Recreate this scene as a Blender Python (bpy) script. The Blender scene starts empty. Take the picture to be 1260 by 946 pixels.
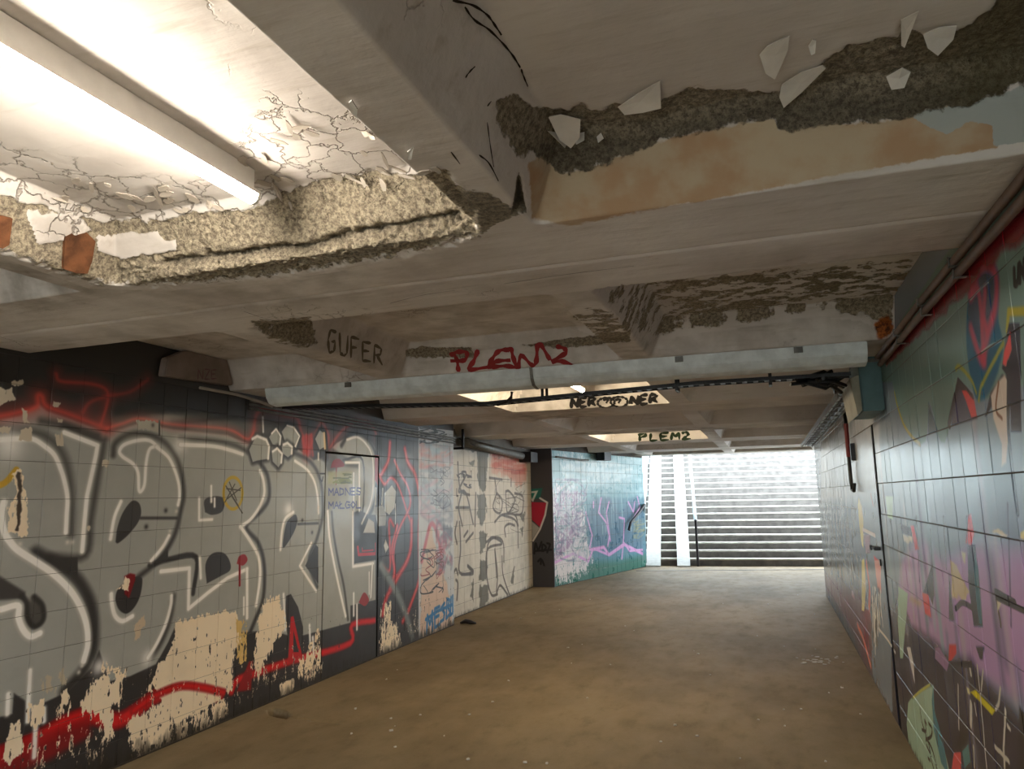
import bpy, bmesh, math, random
import numpy as np
from mathutils import Vector, Matrix

random.seed(7)
rng = np.random.default_rng(7)
scene = bpy.context.scene
C = bpy.context.collection

# ------------------------------------------------------------------ camera
F_PX, YAW, PITCH, ROLL, CAM_H = 885.8, 0.33620, 0.15463, -0.017583, 1.62
IW, IH = 1260, 946
fw = np.array([-math.sin(YAW) * math.cos(PITCH), math.cos(YAW) * math.cos(PITCH), math.sin(PITCH)])
_r0 = np.array([math.cos(YAW), math.sin(YAW), 0.0])
_u0 = np.cross(_r0, fw)
cr = math.cos(ROLL) * _r0 + math.sin(ROLL) * _u0
cu = -math.sin(ROLL) * _r0 + math.cos(ROLL) * _u0
CAM = np.array([0.0, 0.0, CAM_H])
cam_data = bpy.data.cameras.new('camera')
cam_data.sensor_width = 36.0
cam_data.lens = F_PX * 36.0 / IW
cam_data.clip_start = 0.05
cam = bpy.data.objects.new('camera', cam_data)
C.objects.link(cam)
cam.matrix_world = Matrix(((cr[0], cu[0], -fw[0], CAM[0]), (cr[1], cu[1], -fw[1], CAM[1]),
                           (cr[2], cu[2], -fw[2], CAM[2]), (0, 0, 0, 1)))
scene.camera = cam

# ------------------------------------------------------------------ world (bright overcast sky) and exposure
SKY = 9.0
world = bpy.data.worlds.new('overcast_sky')
scene.world = world
world.use_nodes = True
_bg = world.node_tree.nodes['Background']
_bg.inputs[0].default_value = (0.80, 0.92, 1.0, 1)
_bg.inputs[1].default_value = SKY
LAMP = 112.0            # radiance of the batten diffusers
scene.view_settings.view_transform = 'Standard'
scene.view_settings.look = 'None'
scene.view_settings.gamma = 1.0
scene.view_settings.use_curve_mapping = False
scene.view_settings.exposure = 0.50
scene.cycles.max_bounces = 10
scene.cycles.diffuse_bounces = 7

# ------------------------------------------------------------------ measuring helpers (photo pixel -> point in the place)
def ray(x, y):
    return fw + cr * (x - IW / 2) / F_PX - cu * (y - IH / 2) / F_PX
def onX(x, y, X):
    d = ray(x, y); return CAM + d * (X / d[0])
def onY(x, y, Y):
    d = ray(x, y); return CAM + d * (Y / d[1])
def onZ(x, y, Z):
    d = ray(x, y); return CAM + d * ((Z - CAM_H) / d[2])
def onPlane(x, y, p0, n):
    d = ray(x, y); t = np.dot(np.array(p0) - CAM, n) / np.dot(d, n); return CAM + d * t
def proj(P):
    d = P - CAM; w = d @ fw
    return IW / 2 + F_PX * (d @ cr) / w, IH / 2 - F_PX * (d @ cu) / w, w

# ------------------------------------------------------------------ noise
def _hash(ix, iy, s):
    h = (ix.astype(np.int64) * 374761393 + iy.astype(np.int64) * 668265263 + s * 1442695041) & 0x7fffffff
    h = ((h ^ (h >> 13)) * 1274126177) & 0x7fffffff
    return ((h ^ (h >> 16)) & 0xffff) / 65535.0
def vnoise(x, y, s=0):
    ix, iy = np.floor(x), np.floor(y)
    fx, fy = x - ix, y - iy
    fx = fx * fx * (3 - 2 * fx); fy = fy * fy * (3 - 2 * fy)
    a, b = _hash(ix, iy, s), _hash(ix + 1, iy, s)
    c, d = _hash(ix, iy + 1, s), _hash(ix + 1, iy + 1, s)
    return ((a * (1 - fx) + b * fx) * (1 - fy) + (c * (1 - fx) + d * fx) * fy) * 2 - 1
def fbm(x, y, s=0, o=4):
    v = np.zeros_like(x, dtype=float); a = 1.0; t = 0
    for k in range(o):
        v += a * vnoise(x * 2 ** k + 17.3 * k, y * 2 ** k - 9.1 * k, s + k); t += a; a *= 0.55
    return v / t
def smooth(a, b, x):
    t = np.clip((x - a) / (b - a), 0, 1); return t * t * (3 - 2 * t)
def catmull(pts, n=6):
    p = [np.array(q, float) for q in pts]
    if len(p) < 3: return np.array(p)
    p = [2 * p[0] - p[1]] + p + [2 * p[-1] - p[-2]]
    out = []
    for i in range(1, len(p) - 2):
        for k in range(n):
            t = k / n
            out.append(0.5 * (2 * p[i] + (p[i + 1] - p[i - 1]) * t + (2 * p[i - 1] - 5 * p[i] + 4 * p[i + 1] - p[i + 2]) * t * t
                              + (3 * p[i] - p[i - 1] - 3 * p[i + 1] + p[i + 2]) * t ** 3))
    out.append(p[-2]); return np.array(out)
def poly_sd(px, py, pts):
    """signed distance to a polygon, positive inside (arrays)"""
    P = np.array(pts, float); n = len(P)
    ins = np.zeros(px.shape, bool); d2 = np.full(px.shape, 1e18)
    for i in range(n):
        ax, ay = P[i]; bx, by = P[(i + 1) % n]
        ex, ey = bx - ax, by - ay
        wx, wy = px - ax, py - ay
        t = np.clip((wx * ex + wy * ey) / (ex * ex + ey * ey + 1e-18), 0, 1)
        d2 = np.minimum(d2, (wx - ex * t) ** 2 + (wy - ey * t) ** 2)
        c = ((ay > py) != (by > py))
        if c.any():
            xi = ax + (py - ay) / (by - ay if by != ay else 1e-12) * ex
            ins ^= c & (px < xi)
    return np.where(ins, 1, -1) * np.sqrt(d2)
def line_d(px, py, pts):
    d2 = np.full(px.shape, 1e18)
    for (ax, ay), (bx, by) in zip(pts[:-1], pts[1:]):
        ex, ey = bx - ax, by - ay; wx, wy = px - ax, py - ay
        t = np.clip((wx * ex + wy * ey) / (ex * ex + ey * ey + 1e-18), 0, 1)
        d2 = np.minimum(d2, (wx - ex * t) ** 2 + (wy - ey * t) ** 2)
    return np.sqrt(d2)

# ------------------------------------------------------------------ paint canvas: spray paint, marker and flaking computed in code
class Canvas:
    def __init__(self, name, u0, u1, v1, ppm, base, tw):
        self.name, self.u0, self.u1, self.v1, self.ppm = name, u0, u1, v1, ppm
        self.w, self.h = int((u1 - u0) * ppm), int(v1 * ppm)
        self.img = np.empty((self.h, self.w, 3), np.float32); self.img[:] = np.array(base) / 255
        self.U, self.V = np.meshgrid(u0 + (np.arange(self.w) + .5) / ppm, (np.arange(self.h) + .5) / ppm)
        self.n1 = fbm(self.U * 9, self.V * 9, 3, 5).astype(np.float32)
        self.n2 = fbm(self.U * 9, self.V * 9, 41, 5).astype(np.float32)
        self.nv = fbm(self.U * 34, self.V * 9, 77, 4).astype(np.float32)      # runs and vertical flakes
        self.nq = fbm(self.U * 70, self.V * 26, 131, 3).astype(np.float32)           # small chips
        self.tw = tw                                                          # pixel -> (u, v)
    def T(self, pts, px=True):
        return [self.tw(*p) for p in pts] if px else pts
    def _win(self, P, pad):
        a = P.min(0) - pad; b = P.max(0) + pad
        x0 = max(0, int((a[0] - self.u0) * self.ppm)); x1 = min(self.w, int((b[0] - self.u0) * self.ppm) + 2)
        y0 = max(0, int(a[1] * self.ppm)); y1 = min(self.h, int(b[1] * self.ppm) + 2)
        return x0, x1, y0, y1
    def mix(self, win, al, col):
        x0, x1, y0, y1 = win
        c = np.array(col, np.float32) / 255
        s = self.img[y0:y1, x0:x1]
        s += (c - s) * al[..., None].astype(np.float32)
    def stroke(self, pts, width, col, soft=.004, alpha=1., curve=True, px=True, wob=0.):
        P = np.array(self.T(pts, px), float)
        if curve: P = catmull(P, 5)
        pad = width / 2 + soft * 1.2 + wob
        win = self._win(P, pad)
        x0, x1, y0, y1 = win
        if x1 <= x0 or y1 <= y0: return
        D = np.full((y1 - y0, x1 - x0), 9., np.float32)
        for a, b in zip(P[:-1], P[1:]):
            X0, X1, Y0, Y1 = self._win(np.array([a, b]), pad)
            X0, X1, Y0, Y1 = max(X0, x0), min(X1, x1), max(Y0, y0), min(Y1, y1)
            if X1 <= X0 or Y1 <= Y0: continue
            u, v = self.U[Y0:Y1, X0:X1], self.V[Y0:Y1, X0:X1]
            if wob: u = u + wob * self.n1[Y0:Y1, X0:X1]; v = v + wob * self.n2[Y0:Y1, X0:X1]
            ex, ey = b - a; t = np.clip(((u - a[0]) * ex + (v - a[1]) * ey) / (ex * ex + ey * ey + 1e-12), 0, 1)
            d = np.hypot(u - a[0] - ex * t, v - a[1] - ey * t)
            S = D[Y0 - y0:Y1 - y0, X0 - x0:X1 - x0]; np.minimum(S, d, out=S)
        self.mix(win, alpha * (1 - smooth(width / 2 - soft * .5, width / 2 + soft, D)), col)
    def sd(self, pts, px=True, pad=.12, warp=0., nf=None):
        P = np.array(self.T(pts, px), float); win = self._win(P, pad)
        x0, x1, y0, y1 = win
        if x1 <= x0 or y1 <= y0: return win, None
        u, v = self.U[y0:y1, x0:x1], self.V[y0:y1, x0:x1]
        if warp: u = u + warp * self.n1[y0:y1, x0:x1]; v = v + warp * self.n2[y0:y1, x0:x1]
        return win, poly_sd(u, v, P)
    def poly(self, pts, col, soft=.003, alpha=1., px=True, warp=0., curve=False):
        if curve: pts = catmull(list(pts) + [pts[0]], 5)[:-1]
        win, s = self.sd(pts, px, .03 + soft * 2 + warp, warp)
        if s is None: return
        self.mix(win, alpha * smooth(-soft, soft, s), col)
    def glow(self, c, r, col, alpha=.8, px=True):
        c = np.array(self.T([c], px)[0]); win = self._win(np.array([c, c]), r * 2.2); x0, x1, y0, y1 = win
        if x1 <= x0 or y1 <= y0: return
        d = np.hypot(self.U[y0:y1, x0:x1] - c[0], self.V[y0:y1, x0:x1] - c[1])
        self.mix(win, alpha * np.exp(-(d / r) ** 2), col)
    def flake(self, pts, col, amp=.04, vert=.5, px=True, bias=0., var=10):
        """paint that came off in ragged flakes, old tile shows"""
        win, s = self.sd(pts, px, amp * 2.2)
        if s is None: return
        x0, x1, y0, y1 = win
        n = self.n1[y0:y1, x0:x1] * (1 - vert) * .8 + self.nv[y0:y1, x0:x1] * vert + .55 * self.nq[y0:y1, x0:x1]
        al = smooth(-.003, .003, np.minimum(s, amp * .95) + amp * 1.9 * n + bias)
        self.mix(win, al, col)
    def text(self, strokes, x, y, w, h, slant, width, col, **k):
        """marker letters: strokes in a unit box (y up), placed by pixel"""
        for st in strokes:
            self.stroke([(x + a * w, y - b * h + a * w * slant) for a, b in st], width, col, **k)
    def scribble(self, x0, y0, x1, y1, n, width, cols, seed, **k):
        r = random.Random(seed)
        for i in range(n):
            x, y = r.uniform(x0, x1), r.uniform(y0, y1); pts = [(x, y)]
            for _ in range(r.randint(3, 7)):
                x = min(x1, max(x0, x + r.uniform(-.35, .35) * (x1 - x0))); y = min(y1, max(y0, y + r.uniform(-.16, .16) * (y1 - y0))); pts.append((x, y))
            self.stroke(pts, width * r.uniform(.6, 1.3), r.choice(cols), **k)
    def image(self):
        im = bpy.data.images.new(self.name, self.w, self.h, alpha=False)
        px = np.ones((self.h, self.w, 4), np.float32); px[..., :3] = np.clip(self.img, 0, 1)
        im.pixels.foreach_set(px.ravel()); im.update(); im.pack()
        return im

# ------------------------------------------------------------------ materials
def srgb(c):
    c = np.array(c, float) / 255
    l = np.where(c <= .04045, c / 12.92, ((c + .055) / 1.055) ** 2.4)
    return (float(l[0]), float(l[1]), float(l[2]), 1.0)
class NT:
    def __init__(self, name):
        self.m = bpy.data.materials.new(name); self.m.use_nodes = True
        self.t = self.m.node_tree; self.b = self.t.nodes['Principled BSDF']
    def n(self, typ, **k):
        o = self.t.nodes.new(typ)
        for a, v in k.items():
            if a.startswith('i_'):
                key = a[2:]; key = int(key) if key.isdigit() else key
                self.set(o.inputs[key], v)
            else: setattr(o, a, v)
        return o
    def set(self, sock, v):
        if hasattr(v, 'is_linked') or isinstance(v, bpy.types.NodeSocket): self.t.links.new(v, sock)
        else: sock.default_value = v
    def math(self, op, a, b=0., c=0., clamp=False):
        o = self.t.nodes.new('ShaderNodeMath'); o.operation = op; o.use_clamp = clamp
        for s, v in zip(o.inputs, (a, b, c)): self.set(s, v)
        return o.outputs[0]
    def mix(self, f, a, b, mode='MIX'):
        o = self.t.nodes.new('ShaderNodeMix'); o.data_type = 'RGBA'; o.blend_type = mode
        self.set(o.inputs[0], f); self.set(o.inputs[6], a); self.set(o.inputs[7], b)
        return o.outputs[2]
    def noise(self, vec, scale, detail=4, rough=.55, col=False):
        o = self.n('ShaderNodeTexNoise', i_Vector=vec, i_Scale=scale, i_Detail=detail, i_Roughness=rough)
        return o.outputs['Color' if col else 'Fac']
    def ramp(self, f, lo, hi):
        o = self.n('ShaderNodeMapRange', interpolation_type='SMOOTHSTEP', i_0=f, i_1=lo, i_2=hi); return o.outputs[0]
    def pos(self):
        return self.n('ShaderNodeNewGeometry').outputs['Position']
    def scaled(self, vec, s):
        o = self.t.nodes.new('ShaderNodeVectorMath'); o.operation = 'MULTIPLY'; self.set(o.inputs[0], vec); o.inputs[1].default_value = s; return o.outputs[0]
    def bump(self, h, strength, dist):
        o = self.n('ShaderNodeBump', i_Strength=strength, i_Distance=dist, i_Height=h); return o.outputs[0]
    def out(self, col=None, rough=None, normal=None, metal=None, spec=None):
        for k, v in (('Base Color', col), ('Roughness', rough), ('Normal', normal), ('Metallic', metal), ('Specular IOR Level', spec)):
            if v is not None: self.set(self.b.inputs[k], v)
        return self.m
def mat_plain(name, rgb, rough=.6, metal=0., var=.25, scale=9., bump=.15, spec=.5, dist=.004):
    t = NT(name); p = t.pos(); f = t.noise(p, scale, 5)
    a = srgb(rgb); d = tuple(x * (1 - var) for x in a[:3]) + (1,)
    col = t.mix(t.ramp(f, .3, .7), d, a)
    return t.out(col, rough, t.bump(t.noise(p, scale * 6, 4), bump, dist), metal, spec)
def mat_emit(name, rgb, s):
    t = NT(name); t.b.inputs['Base Color'].default_value = srgb(rgb); t.b.inputs['Emission Color'].default_value = srgb(rgb)
    t.b.inputs['Emission Strength'].default_value = s; return t.m
def mat_wall(name, cv, p0, du, rough=.2, spec=.5, wear=.12, relief=.05, rvar=.14):
    """glazed tile under paint: the canvas is laid out in metres along the wall"""
    t = NT(name); p = t.pos()
    d = t.n('ShaderNodeVectorMath', operation='DOT_PRODUCT', i_1=(du[0], du[1], 0.)); t.set(d.inputs[0], p)
    off = p0[0] * du[0] + p0[1] * du[1]
    u = t.math('DIVIDE', t.math('SUBTRACT', d.outputs['Value'], off + cv.u0), cv.u1 - cv.u0)
    z = t.n('ShaderNodeSeparateXYZ', i_0=p).outputs[2]
    v = t.math('DIVIDE', z, cv.v1)
    uv = t.n('ShaderNodeCombineXYZ', i_0=u, i_1=v).outputs[0]
    tx = t.n('ShaderNodeTexImage', image=cv.image(), extension='EXTEND', interpolation='Linear'); t.set(tx.inputs[0], uv)
    f = t.noise(p, 3.5, 5); g = t.noise(p, 5., 3)
    col = t.mix(t.math('MULTIPLY', t.ramp(f, .45, .8), wear), tx.outputs[0], srgb((60, 54, 46)))
    r = t.math('ADD', t.math('MULTIPLY', t.ramp(g, .3, .75), rvar), rough)
    return t.out(col, r, t.bump(t.noise(p, 9., 2), relief, .01), None, spec)

M = {}
M['grout'] = mat_plain('dirty_grout', (74, 66, 58), .8, 0, .4, 14)
M['concrete_dark'] = mat_plain('dark_painted_wall', (70, 68, 70), .55, 0, .25, 5)
M['plaster'] = mat_plain('plaster', (176, 166, 154), .8, 0, .25, 6)
M['plaster_dim'] = mat_plain('dirty_plaster', (148, 132, 124), .8, 0, .3, 6)
M['wall_plain'] = mat_plain('plain_wall_paint', (120, 112, 102), .7, 0, .3, 4)
M['steel'] = mat_plain('grey_painted_steel', (222, 230, 232), .34, .0, .25, 11, .2)
M['black_metal'] = mat_plain('black_metal', (30, 30, 34), .4, .3, .3, 20)
M['grey_metal'] = mat_plain('grey_metal', (125, 124, 120), .45, .4, .35, 15)
M['conduit'] = mat_plain('brown_painted_conduit', (118, 96, 84), .5, .0, .3, 12)
M['red_paint'] = mat_plain('red_paint', (120, 22, 26), .5, 0, .4, 12)
M['teal_box'] = mat_plain('teal_painted_box', (84, 116, 120), .55, 0, .2, 10)
M['beige_box'] = mat_plain('beige_box', (150, 146, 128), .6, 0, .25, 10)
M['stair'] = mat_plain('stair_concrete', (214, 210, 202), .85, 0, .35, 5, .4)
M['riser'] = mat_plain('riser_shaded_concrete', (110, 106, 103), .9, 0, .4, 6, .4)  # same concrete as the treads, the risers' shade put into the colour
M['ramp'] = mat_plain('white_ramp', (206, 208, 206), .7, 0, .15, 12, .3)
M['rail_light'] = mat_plain('pale_blue_rail', (170, 188, 196), .4, .2, .2, 20)
M['rail_dark'] = mat_plain('dark_rail', (46, 40, 44), .5, .2, .3, 20)
M['rust'] = mat_plain('rusty_steel', (126, 82, 54), .9, 0, .75, 11, .8, .3, .006)
M['flake'] = mat_plain('paint_flake', (232, 228, 222), .6, 0, .12, 12)
M['flake_aged'] = mat_plain('aged_paint_flake', (190, 180, 168), .7, 0, .2, 12)
M['litter'] = mat_plain('paper_litter', (196, 190, 180), .8, 0, .15, 12)
M['diffuser_bright'] = mat_emit('lamp_diffuser_bright', (255, 234, 196), LAMP * 1.1)
M['diffuser'] = mat_emit('lamp_diffuser', (255, 243, 224), LAMP)
M['lamp_body'] = mat_plain('lamp_body', (240, 238, 233), .5, 0, .1, 10)
M['ink_black'] = mat_plain('black_spray', (26, 24, 24), .6, 0, .2, 10)
M['gap_black'] = mat_plain('black_gap', (8, 8, 8), .95, 0, .2, 10, .1, .1)
M['crack'] = mat_plain('crack_shadow_dirt', (60, 52, 46), .95, 0, .3, 20, .1, .1)
M['ink_red'] = mat_plain('red_spray', (150, 26, 30), .6, 0, .2, 10)
M['ink_green'] = mat_plain('dark_green_spray', (30, 50, 26), .6, 0, .2, 10)
M['ink_olive'] = mat_plain('olive_spray', (106, 96, 80), .7, 0, .2, 10)
M['ink_rose'] = mat_plain('faded_rose_spray', (124, 92, 92), .7, 0, .2, 10)

# ------------------------------------------------------------------ object helpers
def link(name, me, mat=None, parent=None, smooth_shade=False):
    o = bpy.data.objects.new(name, me); C.objects.link(o)
    if mat is not None and not me.materials: me.materials.append(mat)
    if parent is not None: o.parent = parent
    if smooth_shade:
        for p in me.polygons: p.use_smooth = True
    return o
def tag(o, label, cat, group=None, kind=None):
    o['label'] = label; o['category'] = cat
    if group: o['group'] = group
    if kind: o['kind'] = kind
    return o
def empty(name, loc=(0, 0, 0)):
    o = bpy.data.objects.new(name, None); C.objects.link(o); o.location = loc; o.empty_display_size = .1; return o
class MB:
    def __init__(self): self.v = []; self.f = []
    def add(self, vs, fs):
        k = len(self.v); self.v += [tuple(map(float, p)) for p in vs]; self.f += [tuple(i + k for i in f) for f in fs]
    def box(self, a, b, ax=None, o=(0, 0, 0)):
        P = [(x, y, z) for z in (a[2], b[2]) for y in (a[1], b[1]) for x in (a[0], b[0])]
        if ax is not None: P = [tuple(np.array(o) + p[0] * ax[0] + p[1] * ax[1] + p[2] * ax[2]) for p in P]
        self.add(P, [(0, 2, 3, 1), (4, 5, 7, 6), (0, 1, 5, 4), (2, 6, 7, 3), (0, 4, 6, 2), (1, 3, 7, 5)])
    def prism(self, prof, a, b):
        """profile points (3d) swept from offset a to offset b"""
        n = len(prof); a = np.array(a); b = np.array(b)
        self.add([np.array(p) + a for p in prof] + [np.array(p) + b for p in prof],
                 [tuple(range(n))[::-1], tuple(range(n, 2 * n))] + [(i, (i + 1) % n, n + (i + 1) % n, n + i) for i in range(n)])
    def tube(self, pts, r, n=8, cap=True):
        P = [np.array(p, float) for p in pts]; k0 = len(self.v); ring = []
        up = np.array([0, 0, 1.])
        for i, p in enumerate(P):
            t = (P[min(i + 1, len(P) - 1)] - P[max(i - 1, 0)]); t /= np.linalg.norm(t)
            u = up if abs(t @ up) < .95 else np.array([1., 0, 0])
            s = np.cross(t, u); s /= np.linalg.norm(s); w = np.cross(s, t)
            rr = r[i] if hasattr(r, '__len__') else r
            for j in range(n):
                a = 2 * math.pi * j / n; self.v.append(tuple(p + rr * (math.cos(a) * s + math.sin(a) * w)))
        for i in range(len(P) - 1):
            for j in range(n):
                a = k0 + i * n + j; b = k0 + i * n + (j + 1) % n
                self.f.append((a, b, b + n, a + n))
        if cap:
            self.f.append(tuple(range(k0, k0 + n))[::-1]); e = k0 + (len(P) - 1) * n; self.f.append(tuple(range(e, e + n)))
    def mesh(self, name):
        me = bpy.data.meshes.new(name); me.from_pydata(self.v, [], self.f)
        bm = bmesh.new(); bm.from_mesh(me); bmesh.ops.recalc_face_normals(bm, faces=bm.faces); bm.to_mesh(me); bm.free(); me.update(); return me
    def build(self, name, mat, parent=None, bevel=0., shade=False):
        me = self.mesh(name)
        if bevel:
            bm = bmesh.new(); bm.from_mesh(me)
            bmesh.ops.bevel(bm, geom=bm.edges[:], offset=bevel, segments=2, affect='EDGES', clamp_overlap=True); bm.to_mesh(me); bm.free()
        return link(name, me, mat, parent, shade)
def one(name, fn, mat, parent=None, bevel=0., shade=False):
    m = MB(); fn(m); return m.build(name, mat, parent, bevel, shade)

# ------------------------------------------------------------------ layout of the underpass
XL, XR = -3.93, 0.74          # tile faces of the near side walls
XL2 = -4.13                   # stained wall set back on the left
ZB, DEP = 2.48, 0.22          # underside of the ribs, depth of the ceiling coffers
PL = 2.43; SEAM = 2.53        # length of a ceiling slab, a joint between two slabs
A_ST = math.radians(6.4); ST_O = np.array([-1.2, 17.22]); ST_A = np.array([math.cos(A_ST), math.sin(A_ST)]); ST_U = np.array([-math.sin(A_ST), math.cos(A_ST)])
TQ0 = np.array([-3.74, 12.80]); TQ1 = np.array([-2.72, 16.84])
TQD = (TQ1 - TQ0) / np.linalg.norm(TQ1 - TQ0); TQN = np.array([TQD[1], -TQD[0]]); TQL = float(np.linalg.norm(TQ1 - TQ0))

# ------------------------------------------------------------------ paint on the near left wall (big grey and black letters)
def crop(ox, oy, s): return lambda *pts: [(ox + x / s, oy + y / s) for x, y in pts]
cA, cB, cC, cD, cE, cF, cG = (crop(0, 400, 4.5), crop(0, 600, 4.5), crop(0, 736, 4.5), crop(240, 480, 4.5),
                              crop(240, 660, 4.5), crop(440, 500, 4.5), crop(440, 640, 4.5))
GREY, DARK, WHITE, RED, CREAM = (166, 167, 162), (54, 52, 53), (255, 252, 248), (206, 30, 34), (250, 231, 202)
SALMON = (200, 70, 62)
tL = lambda x, y: tuple(onX(x, y, XL)[1:])
L = Canvas('left_wall_paint', 1.6, 8.9, 2.75, 300, GREY, tL)
L.img += (L.n1[..., None] * .02).astype(np.float32)
# upper dark field and its red haze
TOP = [(-60, 350), (-60, 520), (0, 516), (24, 511), (48, 497), (58, 505), (89, 516), (131, 532), (151, 527), (173, 520), (213, 528), (280, 535), (304, 545),
       (318, 548), (345, 540), (372, 556), (386, 566), (398, 562), (414, 545), (430, 536), (446, 534), (458, 545), (468, 562), (476, 560), (600, 560), (600, 350)]
L.poly(TOP, (58, 56, 55), soft=.012)
def haze(pts, w=.05, a=.8, c=SALMON):
    L.stroke(pts, w * .5, c, soft=w * 2.2, alpha=a * .8); L.stroke(pts, w * .3, (226, 84, 70), soft=w * .5, alpha=a * .9)
haze([(-20, 516), (0, 512), (24, 507), (45, 500), (47, 487), (52, 488), (58, 500), (89, 511), (131, 527)], .05)
haze([(131, 527), (151, 521), (173, 515), (213, 522), (280, 528), (304, 540), (312, 533)], .035)
haze([(69, 460), (75, 469), (111, 472), (129, 478), (133, 489), (129, 507), (124, 522)], .035, .7)
haze([(182, 467), (160, 482), (133, 487), (111, 495), (102, 507)], .04, .5)
haze([(312, 533), (316, 509), (330, 502), (350, 510), (366, 515), (371, 535), (378, 558)], .06, .5)
haze([(378, 558), (390, 530), (396, 520), (404, 535), (404, 553), (414, 538), (424, 527), (440, 518), (458, 524), (466, 545)], .05, .55)
for x in (372, 377, 383): L.stroke([(x, 535), (x + 2, 560)], .02, SALMON, soft=.02, alpha=.7)
L.poly(cD((590, 250), (650, 240), (640, 362), (605, 345)), (190, 54, 50), soft=.02, alpha=.7)
# dark gaps and counters of the letters
def dk(pts, soft=.006, curve=True, a=1., col=DARK): L.poly(pts, col, soft=soft, curve=curve, alpha=a)
def edge(pts, w=.03, a=.8, soft=.03, col=(44, 42, 42)): L.stroke(pts, w, col, soft=soft, alpha=a)
edge([(0, 528), (40, 531), (62, 540), (78, 560), (86, 590), (88, 625), (87, 656)], .02, .7, .05)
edge([(79, 524), (124, 541), (128, 545), (120, 590), (112, 640), (105, 683), (62, 685)], .02, .8, .04)
edge([(44, 680), (75, 697), (97, 715), (112, 744), (116, 778), (113, 805), (100, 828), (80, 850)], .05, .9, .04)
edge([(139, 560), (142, 545), (160, 534), (185, 535), (205, 546), (220, 570), (226, 605), (222, 630), (214, 660), (196, 688), (170, 710)], .02, .9, .03)
edge([(213, 734), (209, 760), (200, 785), (187, 808)], .03, .8, .03)
edge([(222, 539), (262, 542), (290, 548), (305, 556)], .02, .8, .03)
edge([(318, 566), (329, 585), (331, 612), (322, 628), (303, 648), (318, 668), (325, 695), (324, 735), (313, 765), (304, 786)], .025, .9, .025)
edge([(360, 556), (382, 568), (394, 590), (397, 620), (396, 640), (389, 665), (380, 690), (390, 722)], .02, .85, .03)
edge([(408, 630), (410, 655), (416, 690), (423, 722), (428, 762)], .02, .8, .02)
edge([(422, 566), (446, 566), (446, 630), (438, 632)], .02, .9, .012)
edge([(420, 548), (428, 536), (440, 533), (452, 540), (462, 558), (463, 590), (460, 620), (447, 648)], .03, .9, .03)
dk(cB((640, 300), (650, 225), (680, 140), (730, 75), (770, 85), (782, 140), (760, 200), (705, 265), (655, 306)))
edge(cB((780, 168), (980, 168)), .012, .9, .014)
dk(cB((715, 500), (655, 560), (640, 620), (660, 675), (700, 697), (742, 665), (775, 600), (788, 510), (765, 492)))
dk(cB((280, 388), (430, 385), (430, 498), (330, 432)), curve=False)
L.poly(cB((150, 640), (190, 605), (240, 660), (235, 735), (192, 772), (152, 730)), (84, 82, 78), soft=.03, curve=True)
edge(cB((190, 605), (235, 655), (238, 730), (192, 768), (155, 725), (148, 640), (120, 600)), .022, .9, .016)
dk(cB((-60, 470), (0, 490), (140, 578), (140, 612), (0, 622), (-60, 625)), .012, False, .85)
edge(cB((830, 430), (930, 398), (1085, 384), (1070, 585)), .03, .95, .014)
dk(cB((860, 405), (930, 342), (930, 405)), curve=False)
dk(cB((1135, 135), (1132, 70), (1180, 47), (1240, 60), (1230, 130), (1175, 150)), curve=True)
dk(cB((1145, 530), (1138, 425), (1175, 365), (1235, 360), (1270, 400), (1275, 455), (1220, 490)), .006)
dk(cD((545, 690), (505, 740), (487, 872), (540, 800), (566, 730), (560, 692)))
edge(cD((570, 741), (680, 737)), .012, .9, .014)
dk(cE((610, 162), (668, 45), (682, 60), (682, 262), (655, 220)), curve=False)
dk(cE((505, 330), (500, 420), (515, 560), (530, 700), (600, 680), (598, 500), (570, 390), (530, 318)), curve=False)
dk(cD((735, 470), (700, 330), (760, 320), (870, 390), (910, 400), (900, 430), (800, 420)), .02, False, .6)
dk(cD((870, 680), (910, 665), (960, 690), (1010, 690), (1010, 830), (885, 960)), .01, False)
dk(cE((880, 0), (1000, 0), (1000, 130), (880, 150)), .008, False)
edge(cA((230, 530), (380, 560), (540, 610)), .02, .7, .04)
dk(cD((680, 375), (655, 330), (665, 240), (700, 220), (730, 260), (735, 390)), .02, True, .8)
# bottom dark field, red under-line
dk([(-60, 900), (0, 882), (15, 878), (17, 853), (31, 862), (34, 874), (85, 850), (112, 822), (122, 800), (135, 838), (160, 832), (192, 817), (207, 790), (215, 772), (300, 778),
    (333, 775), (365, 785), (372, 782), (431, 766), (431, 745), (462, 738), (470, 738), (470, 1000), (-60, 1100)], .008, False)
dk([(62, 685), (62, 690)], curve=False)
def redline(pts, w=.075): L.stroke(pts, w, (150, 18, 24), soft=.02); L.stroke(pts, w * .55, (222, 28, 32), soft=.02, alpha=.9)
redline([(-40, 950), (0, 930), (44, 911), (78, 891), (111, 880), (142, 887), (165, 876), (191, 857), (222, 845), (250, 847), (270, 855)], .1)
redline([(285, 850), (291, 838), (307, 831), (358, 813), (373, 809), (431, 791), (433, 769), (462, 763)], .06)
L.poly([(-60, 935), (0, 920), (60, 900), (110, 880), (112, 905), (60, 935), (0, 960)], (150, 20, 26), soft=.03, alpha=.8)
L.poly(cE((515, 700), (530, 445), (545, 440), (600, 690)), (196, 26, 32), soft=.006); L.poly(cE((545, 640), (545, 520), (575, 640)), DARK, soft=.004)
L.poly(cE((230, 860), (300, 690), (320, 690), (310, 850)), (150, 20, 26), soft=.012)
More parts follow.
